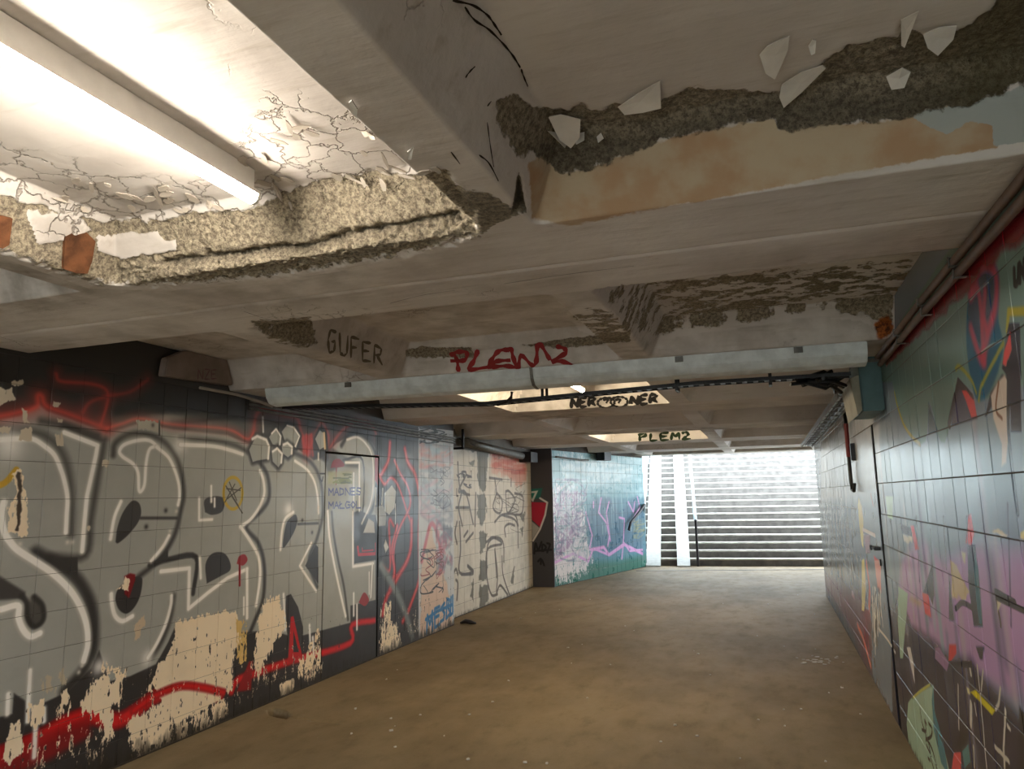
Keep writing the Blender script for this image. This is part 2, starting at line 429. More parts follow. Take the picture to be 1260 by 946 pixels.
# white highlights
def hi(pts, w=.024, a=1., curve=True):
    w *= 1.12
    L.stroke(pts, w * 1.5, (206, 202, 194), soft=.014, alpha=a * .6, curve=curve); L.stroke(pts, w * .9, WHITE, soft=.008, alpha=a, curve=curve)
hi([(0, 541), (20, 540), (40, 540), (55, 549), (67, 560), (75, 578), (80, 595), (83, 613), (82, 635), (81, 655)])
for g, r in (((11, 547), .09), ((222, 547), .06), ((182, 809), .05), ((355, 627), .06), ((122, 820), .05)): L.glow(g, r, WHITE, .85)
hi([(79, 532), (120, 548), (118, 560), (107, 610), (104, 642), (101, 678)], curve=False)
hi([(195, 550), (184, 542), (169, 542), (153, 547), (147, 555), (151, 562), (164, 571), (170, 582), (171, 602), (174, 604), (178, 595), (180, 569), (184, 553), (191, 549)], .02)
hi([(193, 550), (207, 562), (215, 578), (220, 595), (221, 610), (219, 621)], .02)
hi([(149, 617), (141, 636), (136, 663)], .02); hi([(208, 659), (200, 673), (186, 690)], .02)
hi([(5, 618), (2, 633), (5, 653), (13, 667), (24, 678), (44, 691), (67, 707), (87, 727), (100, 749), (107, 771), (108, 793), (103, 813)], .034)
hi([(-30, 755), (0, 750), (22, 745), (23, 760), (29, 775), (38, 783), (49, 779)], .03)
hi([(137, 731), (138, 744), (142, 758), (151, 764), (163, 758)], .024)
hi([(211, 733), (210, 745), (204, 767), (193, 791), (182, 809)], .022)
hi([(222, 547), (262, 549), (284, 554), (299, 559)], .024)
hi([(320, 579), (324, 591), (325, 607), (320, 622), (309, 638), (296, 648)], .024); hi([(296, 648), (307, 664), (317, 682), (320, 700), (319, 720), (315, 745)], .024)
hi([(245, 613), (245, 640), (261, 639)], .016, curve=False); hi([(260, 598), (260, 617)], .014); hi([(264, 613), (264, 623)], .012)
hi([(198, 703), (233, 699), (232, 749), (256, 729), (280, 711), (304, 700)], .024, curve=False); hi([(304, 700), (304, 760)], .024)
hi([(246, 686), (247, 711)], .018); hi([(300, 735), (300, 756)], .012)
hi([(363, 567), (378, 578), (387, 593), (391, 613), (392, 631)], .022); hi([(361, 630), (351, 638), (347, 653), (345, 676)], .022)
hi([(383, 668), (369, 696), (389, 727)], .02, curve=False)
hi([(403, 629), (405, 660), (410, 689), (416, 718), (425, 758)], .024)
hi([(425, 569), (442, 569), (442, 628)], .02, curve=False); hi([(435, 582), (435, 628)], .012); hi([(434, 630), (434, 697), (459, 693)], .022, curve=False)
hi([(458, 695), (456, 735)], .016); hi([(454, 704), (454, 731)], .01)
hi([(427, 541), (440, 538), (451, 547), (458, 562), (459, 591), (456, 618), (445, 644)], .018, .7)
for a, b in (((435, 730), (435, 757)), ((439, 744), (439, 774)), ((349, 731), (351, 775)), ((381, 769), (382, 800)), ((385, 784), (386, 806)),
             ((37, 825), (34, 887)), ((44, 889), (42, 931)), ((10, 854), (9, 878)), ((54, 872), (54, 887))): hi([a, b], .02, .9)
for p in ((217, 629), (83, 667), (89, 667), (209, 653), (25, 669), (109, 650), (101, 819), (97, 827)): L.glow(p, .014, (220, 215, 205), .9)
for p in ((204, 628), (180, 648), (372, 640), (384, 655)): L.glow(p, .016, (40, 38, 38), .9)
# bubbles
for pts in (cD((300, 330), (340, 250), (390, 265), (412, 310), (405, 380), (345, 390), (320, 398)), cD((410, 260), (445, 208), (475, 250), (470, 310), (430, 300)),
            cD((480, 230), (510, 190), (550, 200), (582, 250), (560, 320), (500, 290)), cD((425, 350), (455, 315), (485, 350), (480, 400), (462, 428), (430, 395)),
            cD((480, 310), (510, 288), (540, 310), (540, 350), (515, 372), (485, 350)), cD((665, 270), (690, 222), (720, 240), (725, 310), (690, 330))):
    L.stroke(list(pts) + [pts[0]], .035, (40, 38, 38), soft=.03, curve=False); L.poly(pts, GREY, soft=.006)
hi(cD((318, 270), (345, 255), (395, 275), (410, 310), (405, 378)), .018, curve=False); hi(cD((425, 240), (450, 215), (475, 255), (470, 300)), .01, curve=False)
hi(cD((430, 340), (455, 322), (482, 352), (478, 400)), .016, curve=False); hi(cD((490, 302), (512, 292), (538, 315), (535, 350)), .018, curve=False)
hi(cD((510, 196), (545, 206), (578, 255), (555, 310)), .008, curve=False); L.stroke(cD((715, 240), (720, 320)), .03, (226, 200, 160), soft=.008)
hi(cD((375, 150), (378, 230)), .014, .7); hi(cD((683, 350), (683, 385)), .014, .9)
# red marks, yellow coin, marker words
RED2 = (150, 22, 30)
L.poly(cE((232, 150), (245, 110), (275, 100), (290, 130), (265, 160)), RED2, soft=.006, curve=True); L.stroke(cE((247, 140), (247, 270)), .018, RED2)
L.poly(cE((905, 365), (935, 310), (962, 350), (940, 385)), RED2, soft=.006, curve=True)
L.poly(cD((750, 430), (765, 390), (800, 382), (825, 420)), (132, 26, 34), soft=.006, curve=True); L.stroke(cD((782, 420), (780, 520)), .016, (132, 26, 34))
L.poly(cB((690, 490), (720, 474), (748, 480), (748, 510), (715, 610), (690, 590)), (130, 14, 22), soft=.008)
L.stroke(cD((900, 870), (905, 910), (1000, 905), (1000, 850)), .03, (190, 30, 40), soft=.006, curve=False); L.stroke(cD((925, 875), (925, 890), (985, 885)), .014, (190, 30, 40), soft=.006, curve=False)
yc = [(210 + 52 * math.cos(a) , 570 + 88 * math.sin(a)) for a in np.linspace(0, 6.28, 15)]
L.poly(cD(*yc), (170, 160, 110), soft=.01, alpha=.35); L.stroke(cD(*yc), .022, (196, 164, 44), soft=.006)
for a, b in (((170, 530), (240, 640)), ((180, 600), (255, 540)), ((175, 545), (250, 555)), ((190, 510), (230, 610)), ((165, 620), (220, 520)), ((205, 590), (262, 680))):
    L.stroke(cD(a, b), .008, (60, 54, 40), soft=.003)
L.stroke(cA((-40, 900), (30, 870), (90, 800)), .03, (200, 160, 50), soft=.008); L.stroke(cA((90, 800), (120, 850)), .02, (200, 160, 50), soft=.008)
BLUE = (62, 74, 140)
def word(cv, lets, x, y, w, h, slant, width, col, gap=1.25, **k):
    GL = {'M': [[(0, 0), (0, 1), (.5, .4), (1, 1), (1, 0)]], 'A': [[(0, 0), (.5, 1), (1, 0)], [(.25, .4), (.8, .4)]], 'D': [[(0, 0), (0, 1)], [(0, 1), (.8, .8), (.8, .2), (0, 0)]],
          'N': [[(0, 0), (0, 1), (1, 0), (1, 1)]], 'E': [[(1, 1), (0, 1), (0, 0), (1, 0)], [(0, .5), (.8, .5)]], 'S': [[(1, .9), (.2, 1), (.1, .6), (.9, .4), (.8, 0), (0, .1)]],
          'L': [[(0, 1), (0, 0), (1, 0)]], 'l': [[(0, 1), (0, 0), (1, 0)], [(-.2, .4), (.4, .7)]], 'G': [[(1, .9), (.3, 1), (0, .5), (.3, 0), (1, .1), (1, .5), (.6, .5)]], 'O': [[(.5, 1), (0, .5), (.5, 0), (1, .5), (.5, 1)]],
          'P': [[(0, 0), (0, 1), (.9, .85), (.9, .55), (0, .45)]], 'U': [[(0, 1), (.1, .1), (.5, 0), (.9, .1), (1, 1)]], 'F': [[(0, 0), (0, 1), (1, 1)], [(0, .5), (.7, .5)]],
          'R': [[(0, 0), (0, 1), (.8, .9), (.8, .55), (0, .5), (1, 0)]], '2': [[(0, .8), (.4, 1), (.9, .8), (.7, .45), (0, 0), (1, 0)]], 'K': [[(0, 0), (0, 1)], [(.9, 1), (0, .45), (1, 0)]], 'Z': [[(0, 1), (1, 1), (0, 0), (1, 0)]]}
    for i, c in enumerate(lets):
        for st in GL.get(c, []):
            cv.stroke([(x + (i * gap + a) * w, y - b * h + (i * gap + a) * w * slant) for a, b in st], width, col, curve=False, **k)
word(L, 'MADNES', *cD((740, 582))[0], 5.4, 8.5, -.02, .011, BLUE, soft=.004); word(L, 'MAlGOL', *cD((740, 655))[0], 5.4, 8., -.02, .011, BLUE, soft=.004)
L.poly(cD((735, 450), (870, 450), (870, 515), (735, 520)), (170, 170, 120), soft=.02, alpha=.7); L.scribble(403, 581, 432, 594, 8, .012, [(120, 130, 60), (90, 100, 60)], 3)
for a, b in (((720, 462), (695, 462)), ((708, 480), (705, 500)), ((690, 490), (702, 505))): L.stroke(cD(a, b), .012, (40, 38, 40))
# black and red field beyond the left door
L.poly([(468, 515), (468, 815), (517, 790), (516, 528)], (52, 50, 52), soft=.006)
L.poly([(462, 535), (470, 535), (470, 815), (462, 815)], (30, 26, 28), soft=.006); L.poly([(461, 560), (466, 560), (466, 600), (461, 590)], (150, 22, 28), soft=.004)
def rs(pts, w=.05, a=.95): L.stroke(pts, w, (176, 30, 38), soft=.03, alpha=a); L.stroke(pts, w * .35, (236, 96, 84), soft=.02, alpha=a * .8)
rs(cF((120, 380), (150, 430), (185, 395), (225, 440), (270, 570), (300, 680), (280, 850), (215, 940)), .03)
rs(cF((180, 200), (170, 300), (130, 380)), .05); rs(cF((205, 300), (235, 370), (280, 450), (290, 550), (230, 680), (200, 800), (205, 940)), .035)
rs(cF((262, 235), (280, 310), (320, 380), (345, 520), (340, 700), (345, 945)), .06); rs(cG((300, 0), (290, 180), (215, 330), (160, 430), (140, 520)), .06)
rs(cG((220, 30), (190, 160), (205, 280), (180, 380)), .04); rs(cG((345, 60), (345, 300), (290, 480), (250, 560)), .05); rs(cF((130, 880), (180, 900), (175, 640), (200, 660)), .03)
L.stroke(cG((130, 250), (190, 350), (240, 450), (280, 560), (310, 670)), .07, (120, 124, 122), soft=.05)
L.poly(cF((150, 480), (190, 435), (213, 470), (205, 560), (175, 600), (150, 580)), (196, 196, 188), soft=.008); L.poly(cF((30, 700), (60, 620), (90, 640), (95, 700)), (190, 186, 178), soft=.008)
L.poly(cF((90, 560), (140, 545), (160, 600), (155, 660), (110, 665)), (150, 148, 140), soft=.01); L.poly(cF((145, 770), (155, 735), (172, 780), (155, 812)), (206, 204, 198), soft=.008)
L.stroke(cF((100, 455), (98, 540)), .03, (180, 178, 170)); L.stroke(cF((140, 455), (135, 540)), .02, (190, 188, 180)); L.stroke(cF((210, 540), (210, 650)), .012, WHITE)
# old white tiles at the end of the wall with scribbles
L.poly([(515, 525), (515, 792), (562, 772), (560, 530)], (206, 204, 202), soft=.005)
L.scribble(517, 545, 556, 575, 26, .03, [(206, 110, 104), (214, 140, 130), (170, 150, 160), (150, 180, 190)], 11, soft=.03, alpha=.35)
L.scribble(517, 575, 556, 640, 30, .03, [(150, 156, 166), (120, 124, 140), (206, 150, 166), (150, 176, 186)], 12, soft=.03, alpha=.35)
L.scribble(530, 575, 554, 625, 12, .010, [(90, 92, 104)], 17, soft=.006, alpha=.6)
L.poly([(518, 720), (520, 680), (529, 645), (540, 690), (552, 725), (556, 772), (518, 790)], (222, 190, 166), soft=.02, warp=.06)
L.stroke([(519, 690), (530, 645), (539, 660), (543, 690), (541, 705)], .05, (200, 70, 86), soft=.03, alpha=.7); L.scribble(537, 640, 556, 705, 26, .03, [(100, 106, 124), (90, 94, 110), (190, 90, 110)], 13, soft=.025, alpha=.4)
L.scribble(518, 676, 545, 730, 16, .011, [(70, 40, 40), (150, 60, 60), (50, 44, 46)], 14, soft=.004); L.scribble(517, 520, 556, 545, 10, .012, [(60, 70, 76), (40, 44, 46)], 15)
for pts in (((525, 781), (526, 757), (529, 768), (532, 752), (532, 776)), ((541, 746), (535, 749), (535, 772), (541, 768)), ((535, 760), (540, 757)), ((547, 742), (543, 748), (547, 754), (546, 762), (542, 765)), ((549, 761), (550, 737), (553, 738), (551, 747), (554, 754), (550, 760)), ((555, 735), (554, 757), (557, 754), (557, 733)), ((524, 762), (538, 752), (556, 744))):
    L.stroke(pts, .034, (40, 118, 176), soft=.012, curve=False)
# flaked paint
L.flake([(217, 767), (230, 761), (288, 752), (293, 757), (300, 790), (288, 800), (286, 850), (262, 868), (240, 880), (215, 890), (200, 870), (195, 850), (187, 845), (178, 860), (196, 818), (213, 800)], CREAM, .034, .55)
L.flake([(324, 741), (345, 735), (352, 770), (338, 790), (330, 808), (318, 835), (310, 820), (318, 770)], CREAM, .042, .6)
L.flake([(290, 760), (306, 762), (304, 815), (292, 820)], (226, 192, 120), .02, .4, bias=-.01)
L.flake([(95, 870), (118, 830), (134, 838), (152, 828), (153, 862), (138, 870), (140, 905), (126, 912), (120, 880), (104, 878)], CREAM, .04, .7)
L.flake([(155, 912), (160, 880), (185, 875), (200, 858), (215, 870), (212, 885), (210, 910), (190, 918), (165, 925)], CREAM, .042, .65)
L.flake([(10, 905), (12, 890), (25, 884), (30, 905), (28, 925), (12, 940), (2, 935)], CREAM, .025, .4)
L.flake([(36, 866), (50, 862), (56, 870), (50, 890), (44, 905), (36, 890)], CREAM, .03, .6, bias=-.01)
L.flake([(70, 855), (86, 840), (90, 870), (80, 885)], CREAM, .04, .8, bias=-.02); L.flake([(110, 830), (125, 815), (150, 815), (152, 832)], CREAM, .04, .7, bias=-.03)
L.flake([(45, 830), (85, 820), (95, 845), (60, 860), (40, 855)], (190, 178, 156), .05, .6, bias=-.045)
L.flake([(215, 890), (280, 850), (285, 880), (230, 925), (215, 915)], CREAM, .05, .8, bias=-.03); L.flake([(160, 925), (215, 905), (215, 925), (165, 945)], CREAM, .06, .85, bias=-.03)
L.flake([(343, 842), (362, 835), (362, 850), (345, 858)], CREAM, .02, .5); L.flake([(366, 812), (395, 790), (398, 825), (380, 845), (365, 835)], CREAM, .06, .8, bias=-.03)
L.flake([(380, 795), (392, 770), (396, 800), (388, 830)], CREAM, .04, .8, bias=-.015); L.flake([(468, 770), (488, 765), (495, 790), (490, 805), (468, 812)], CREAM, .06, .75, bias=-.015)
L.flake([(474, 740), (482, 738), (480, 765), (470, 780)], CREAM, .04, .7, bias=-.02)
L.flake([(16, 582), (28, 575), (34, 615), (33, 660), (10, 655), (8, 625), (18, 610)], CREAM, .02, .3); L.stroke([(24, 585), (21, 620), (24, 640), (20, 652)], .02, (70, 60, 52), soft=.008, wob=.03)
L.flake([(148, 720), (155, 708), (160, 712), (158, 728), (142, 726)], CREAM, .014, .2); L.flake([(164, 770), (178, 752), (182, 765), (172, 785), (163, 790)], (206, 186, 158), .025, .4, bias=-.008)
for c in (((28, 503), (34, 505), (36, 520), (30, 522), (26, 512)), ((70, 514), (78, 516), (77, 521), (70, 520)), ((67, 535), (78, 530), (78, 548), (70, 548)), ((-10, 476), (14, 478), (18, 490), (0, 498)), ((24, 528), (40, 526), (40, 544), (23, 542)),
          ((126, 566), (132, 568), (131, 573), (126, 572)), ((66, 494), (73, 497), (72, 502), (66, 499)), ((-5, 524), (12, 526), (10, 533), (-5, 534)), ((106, 647), (111, 648), (110, 654), (106, 652)), ((12, 470), (28, 470), (22, 475))):
    L.flake(c, (206, 194, 174), .012, .3)
L.flake([(168, 517), (190, 517), (197, 521), (196, 530), (170, 528)], (176, 168, 154), .012, .2); L.stroke([(196, 518), (196, 535)], .012, (40, 36, 36)); L.glow((188, 523), .014, (40, 30, 30))
redline([(165, 874), (191, 856), (222, 844), (250, 846), (275, 852)], .045)
L.flake([(205, 870), (214, 860), (236, 862), (240, 880), (215, 892)], CREAM, .04, .7)
k = int(.62 * 300); zb = L.V[:k]
chip = smooth(.30, .36, L.nv[:k] * .7 + L.nq[:k] * .75 + .25 * L.n1[:k] - np.abs(zb - .20) * .9 - .9 * (L.U[:k] > 5.6) * (L.U[:k] < 6.9)) * (L.U[:k] < 7.9)
L.mix((0, L.w, 0, k), chip * .95, CREAM)
chip = smooth(.34, .40, L.nq[:k] * .9 + L.nv[:k] * .4 - zb * .5); L.mix((0, L.w, 0, k), chip * .9, (52, 48, 46))
# dirt splashed up from the floor
win = (0, L.w, 0, int(.3 * 300)); L.mix(win, np.clip((.10 - L.V[:win[3]] + .09 * L.nv[:win[3]]) / .12, 0, .85), (40, 34, 28))
M['wall_left'] = mat_wall('left_wall_tile_paint', L, (0, 0), (0, 1), .30, .45, .10, .03)

# ------------------------------------------------------------------ stained white tiles set back on the left
tS = lambda x, y: tuple(onX(x, y, XL2)[1:])
S = Canvas('stained_wall_paint', 8.7, 12.9, 2.75, 200, (206, 196, 180), tS)
S.img += (S.n1[..., None] * .05).astype(np.float32)
OL, BR = (104, 98, 84), (72, 60, 52)
for pts in (((586, 552), (600, 555), (598, 600), (594, 608), (588, 590)), ((588, 608), (599, 612), (598, 640), (590, 648), (587, 630)), ((589, 655), (600, 656), (598, 675), (591, 678)), ((590, 690), (600, 688), (598, 712), (589, 714)), ((590, 722), (602, 718), (600, 742), (590, 748)),
            ((577, 570), (584, 568), (583, 578)), ((560, 545), (600, 548), (645, 560), (645, 566), (600, 560), (570, 552)), ((639, 632), (646, 630), (644, 645)), ((630, 700), (633, 700), (632, 720), (629, 718)), ((640, 650), (644, 650), (643, 662)), ((580, 716), (583, 714), (583, 738), (580, 736))):
    S.poly(pts, OL, soft=.015, warp=.08)
S.poly([(603, 556), (648, 566), (648, 590), (640, 600), (625, 585), (604, 580)], (196, 120, 92), soft=.06, alpha=.7, warp=.1); S.scribble(606, 558, 646, 582, 14, .03, [(190, 86, 60), (176, 70, 50)], 21, soft=.02, alpha=.6)
for pts in (cF((555, 310), (560, 400), (575, 470), (620, 490)), cF((600, 380), (560, 470), (600, 480), (640, 650)), cF((545, 560), (615, 560)), cF((575, 480), (560, 560), (580, 660)), cF((655, 480), (650, 660)), cF((550, 640), (540, 700), (550, 760)),
            cF((590, 720), (610, 690)), cF((600, 750), (640, 700)), cF((565, 640), (570, 790), (565, 920), (640, 915), (610, 880)), cF((770, 480), (750, 560), (790, 590), (800, 520), (770, 480)), cF((760, 400), (770, 480)), cF((820, 470), (830, 590), (870, 520), (840, 470), (820, 470)),
            cF((870, 480), (915, 500), (910, 590), (870, 600)), cF((760, 640), (800, 600), (870, 600), (890, 660)), cF((800, 600), (880, 640), (890, 780)), cF((820, 720), (815, 670), (840, 650), (870, 660)), cF((715, 920), (720, 770), (760, 725), (805, 750), (810, 860)), cF((760, 800), (770, 945)),
            cG((715, 120), (750, 95), (800, 130), (720, 160), (715, 300), (740, 410), (775, 410)), cG((800, 200), (805, 300), (840, 410)), cG((760, 160), (775, 300), (770, 400), (790, 360), (830, 410)), cG((545, 330), (555, 350), (550, 440)), cG((520, 250), (525, 300), (545, 270), (555, 300)), cG((575, 300), (640, 295), (610, 255)), cF((730, 395), (800, 405)), cF((850, 400), (850, 440))):
    S.stroke(pts, .034, BR, soft=.012, alpha=.85)
S.scribble(562, 575, 580, 610, 6, .024, [BR], 22); S.scribble(610, 590, 646, 660, 8, .016, [BR, (110, 96, 80)], 23, alpha=.6)
win = (0, S.w, 0, 60); S.mix(win, np.clip((.06 - S.V[:60] + .06 * S.nv[:60]) / .1, 0, .7), (60, 52, 44))
M['wall_stained'] = mat_wall('stained_tile_paint', S, (0, 0), (0, 1), .38, .4, .18)

# ------------------------------------------------------------------ turquoise wall towards the stairs
def tT(x, y):
    p = onPlane(x, y, (TQ0[0], TQ0[1], 0), np.array([TQN[0], TQN[1], 0.])); return (float((p[:2] - TQ0) @ TQD), float(p[2]))
T = Canvas('turquoise_wall_paint', -.1, TQL + .1, 2.75, 240, (84, 138, 150), tT)
c6 = crop(540, 440, 3.153)
T.poly([(676, 550), (800, 550), (800, 600), (740, 600), (676, 620)], (150, 186, 190), soft=.3, alpha=.8)
T.poly([(720, 620), (800, 600), (800, 690), (720, 700)], (70, 116, 138), soft=.25, alpha=.7)
T.poly(c6((600, 545), (660, 540), (700, 600), (760, 545), (795, 600), (790, 745), (720, 730), (660, 765), (590, 745), (575, 640)), (64, 96, 122), soft=.06, alpha=.7)
T.poly([(676, 697), (720, 692), (760, 690), (800, 680), (800, 720), (676, 730)], (28, 98, 84), soft=.12)
T.flake([(678, 600), (700, 585), (715, 600), (722, 650), (730, 690), (722, 705), (700, 712), (678, 716)], (214, 202, 204), .14, .5, bias=-.05)
T.flake([(678, 690), (715, 690), (730, 700), (700, 722), (680, 722)], (216, 206, 204), .16, .6, bias=-.1); T.flake([(680, 600), (716, 600), (716, 660), (680, 700)], (150, 120, 150), .1, .5, bias=-.08)
T.flake([(690, 555), (780, 560), (780, 600), (690, 600)], (190, 206, 204), .2, .4, bias=-.1)
PK = (206, 150, 200)
for q in range(60):
    u = random.uniform(.3, TQL); v = random.uniform(.9, 2.3); T.stroke([(u, v), (u + random.uniform(-.02, .02), v - random.uniform(.15, .6))], random.uniform(.01, .05), random.choice([(176, 200, 204), (60, 104, 120), (140, 176, 184), (196, 206, 208)]), soft=.03, alpha=.4, px=False)
for pts in (c6((440, 800), (520, 760), (580, 790), (600, 740), (660, 765), (720, 720), (740, 750), (790, 745)), c6((600, 560), (600, 580)), c6((630, 545), (620, 600), (650, 640), (665, 710), (650, 600), (660, 560)), c6((700, 620), (720, 625), (715, 730), (710, 780)), c6((570, 600), (595, 690), (585, 740)),
            c6((735, 560), (755, 600), (760, 560)), c6((770, 540), (780, 580), (745, 640)), c6((660, 700), (655, 730))):
    T.stroke(pts, .04, PK, soft=.02, curve=False)
T.stroke(c6((590, 745), (640, 735), (660, 765), (720, 725), (790, 760)), .06, PK, soft=.02, curve=False)
T.scribble(684, 590, 722, 690, 46, .02, [(80, 90, 110), (110, 100, 130), (190, 186, 192), (80, 116, 120)], 31, soft=.02, alpha=.6); T.scribble(780, 640, 796, 662, 16, .015, [(150, 146, 110)], 32, soft=.015, alpha=.7); T.scribble(690, 560, 790, 610, 20, .05, [(190, 212, 214), (130, 170, 178)], 33, soft=.05, alpha=.5)
M['wall_turquoise'] = mat_wall('turquoise_tile_paint', T, tuple(TQ0), tuple(TQD), .26, .5, .05, .02)

# ------------------------------------------------------------------ dark jog between them with an emblem
JY = 12.80
tJ = lambda x, y: (onY(x, y, JY)[0], onY(x, y, JY)[2])
J = Canvas('jog_wall_paint', -4.3, -3.6, 2.75, 240, (66, 63, 66), tJ)
J.poly(c6((352, 510), (402, 505), (392, 545), (352, 552)), (20, 96, 86), soft=.01); J.poly(c6((350, 520), (385, 515), (365, 560), (350, 545)), (206, 206, 200), soft=.01); J.poly(c6((352, 525), (372, 525), (362, 548)), (20, 110, 96), soft=.01)
J.poly(c6((350, 560), (420, 562), (412, 600), (395, 660), (352, 620)), (170, 22, 52), soft=.01); J.stroke(c6((392, 545), (420, 562), (412, 610), (392, 665), (365, 710)), .03, (210, 205, 200), soft=.01, curve=False); J.poly(c6((350, 625), (390, 660), (360, 710), (350, 700)), (170, 166, 160), soft=.01)
for pts in (c6((370, 760), (375, 720), (385, 745), (398, 715)), c6((400, 750), (402, 725), (415, 735), (405, 750)), c6((420, 755), (430, 725), (420, 720)), c6((372, 750), (435, 745)), c6((385, 790), (395, 780), (395, 800)), c6((400, 785), (408, 805))): J.stroke(pts, .03, (18, 16, 18), soft=.01)
M['wall_jog'] = mat_wall('dark_jog_paint', J, (0, 0), (1, 0), .5, .35, .15)

# ------------------------------------------------------------------ right wall
tR = lambda x, y: tuple(onX(x, y, XR)[1:])
Rr = Canvas('right_wall_paint', 1.2, 12.9, 2.75, 240, (120, 132, 146), tR)
r1, r2, r3, r4, r5 = (crop(1060, 200, 6.3), crop(1060, 340, 6.3), crop(1060, 480, 6.3), crop(1060, 620, 6.3), crop(1060, 796, 6.3))
TEAL, PURP, NAVY, SAL, MINT = (112, 138, 132), (176, 138, 182), (46, 43, 62), (214, 74, 76), (160, 188, 164)
Rr.poly([(1160, 690), (1200, 672), (1420, 690), (1420, 960), (1200, 830), (1180, 810), (1112, 790), (1105, 735), (1110, 690), (1130, 660)], PURP, soft=.06)
Rr.poly([(1096, 755), (1112, 745), (1122, 772), (1150, 790), (1170, 812), (1196, 812), (1205, 830), (1250, 880), (1420, 1150), (1300, 1300), (1120, 960), (1100, 880)], NAVY, soft=.05)
Rr.poly([(1080, 560), (1420, 440), (1420, 640), (1260, 640), (1240, 620), (1180, 615), (1082, 600)], (142, 160, 172), soft=.08, alpha=.8)
for i in range(26):                                    # long vertical sprays
    y = random.uniform(2.2, 5.6); a = random.uniform(.4, 1.2); b = a + random.uniform(.3, .8)
    Rr.stroke([(y, a), (y + random.uniform(-.03, .03), b)], random.uniform(.02, .08), random.choice([(150, 176, 186), (96, 106, 124), (176, 166, 170), (120, 140, 150), (90, 86, 110)]), soft=.05, alpha=.5, px=False)
# green-grey upper field
Rr.poly([(1084, 430), (1084, 470), (1098, 470), (1103, 500), (1110, 522), (1120, 534), (1132, 548), (1139, 543), (1142, 520), (1144, 493), (1150, 515), (1153, 534), (1158, 544), (1162, 545), (1166, 534), (1172, 505), (1180, 470), (1230, 500), (1420, 330), (1420, 20), (1240, 200)], TEAL, soft=.01)
Rr.stroke(r3((255, 20), (280, 130), (330, 270), (400, 370), (455, 420)), .02, (160, 150, 70), soft=.01)
Rr.poly(r3((520, 90), (520, 340), (590, 320), (560, 220)), (70, 96, 110), soft=.01)
Rr.poly(r2((750, 820), (850, 940), (900, 1100), (860, 1110), (700, 1150)), (76, 70, 92), soft=.01); Rr.stroke(r2((680, 1150), (750, 820), (860, 945)), .03, (46, 32, 40), soft=.008, curve=False)
Rr.poly(r3((775, 0), (810, 0), (875, 80), (895, 205), (850, 215), (810, 90)), SAL, soft=.008)
BAL = r2((840, 60), (880, -100), (950, -140), (1050, -70), (1065, 150), (1060, 330), (1095, 500), (1085, 640), (990, 900), (900, 960), (850, 800), (815, 560), (815, 300))
Rr.poly(BAL, (36, 92, 122), soft=.012, curve=True); Rr.poly(r2((850, 100), (930, -60), (1000, 0), (1030, 180), (960, 420), (900, 480), (840, 330)), (44, 56, 90), soft=.04, alpha=.8, curve=True)
for pts in (r2((850, 80), (900, -30), (970, -90), (1035, -20), (1040, 200), (990, 420), (940, 620)), r2((840, 160), (900, 100), (930, 300), (940, 480), (950, 660)), r2((845, 400), (880, 520), (930, 650)), r2((960, 120), (950, 300), (970, 420))): Rr.stroke(pts, .035, (196, 70, 92), soft=.03, alpha=.9)
Rr.stroke(r2((1100, 520), (1000, 700), (930, 850), (910, 960)), .014, (150, 150, 70), soft=.01); Rr.stroke(r2((730, 720), (760, 700), (850, 800), (890, 900)), .014, (150, 150, 70), soft=.01)
Rr.stroke(r2((1130, 420), (1140, 275), (1260, 270)), .022, (170, 160, 60), soft=.01, curve=False)
for pts in (r2((840, 180), (910, 110), (980, 45)), r2((930, 590), (1000, 540), (1085, 495))): Rr.stroke(pts, .006, (196, 200, 200), soft=.003)
Rr.poly(r2((1145, 365), (1225, 365), (1240, 1200), (1160, 1200), (1150, 800), (1090, 710), (1130, 430)), (44, 40, 58), soft=.008); Rr.poly(r2((1155, 410), (1165, 570), (1120, 700), (1095, 680), (1105, 590)), SAL, soft=.006)
Rr.poly(r3((960, 200), (1000, 20), (1090, -120), (1150, -100), (1150, 120), (1120, 60), (1040, 30), (1010, 120)), (40, 36, 48), soft=.008)
Rr.poly(r3((1000, 40), (1050, -60), (1110, -120), (1140, -60), (1135, 340), (1120, 560), (1085, 590), (1085, 420), (1020, 220)), (206, 190, 176), soft=.008)
Rr.stroke(r3((1060, -60), (1040, 150), (1085, 220)), .01, (120, 80, 60), soft=.006)
Rr.stroke(r3((1140, -200), (1140, 300), (1170, 640), (1210, 945)), .022, (40, 42, 56), soft=.01)
word(Rr, 'UN', 1248, 352, 5.5, 20, -.9, .02, (34, 34, 38), soft=.006)
Rr.stroke([(1300, 235), (1258, 268), (1220, 305), (1180, 350), (1140, 392), (1090, 440)], .07, (120, 22, 32), soft=.03, wob=.03)
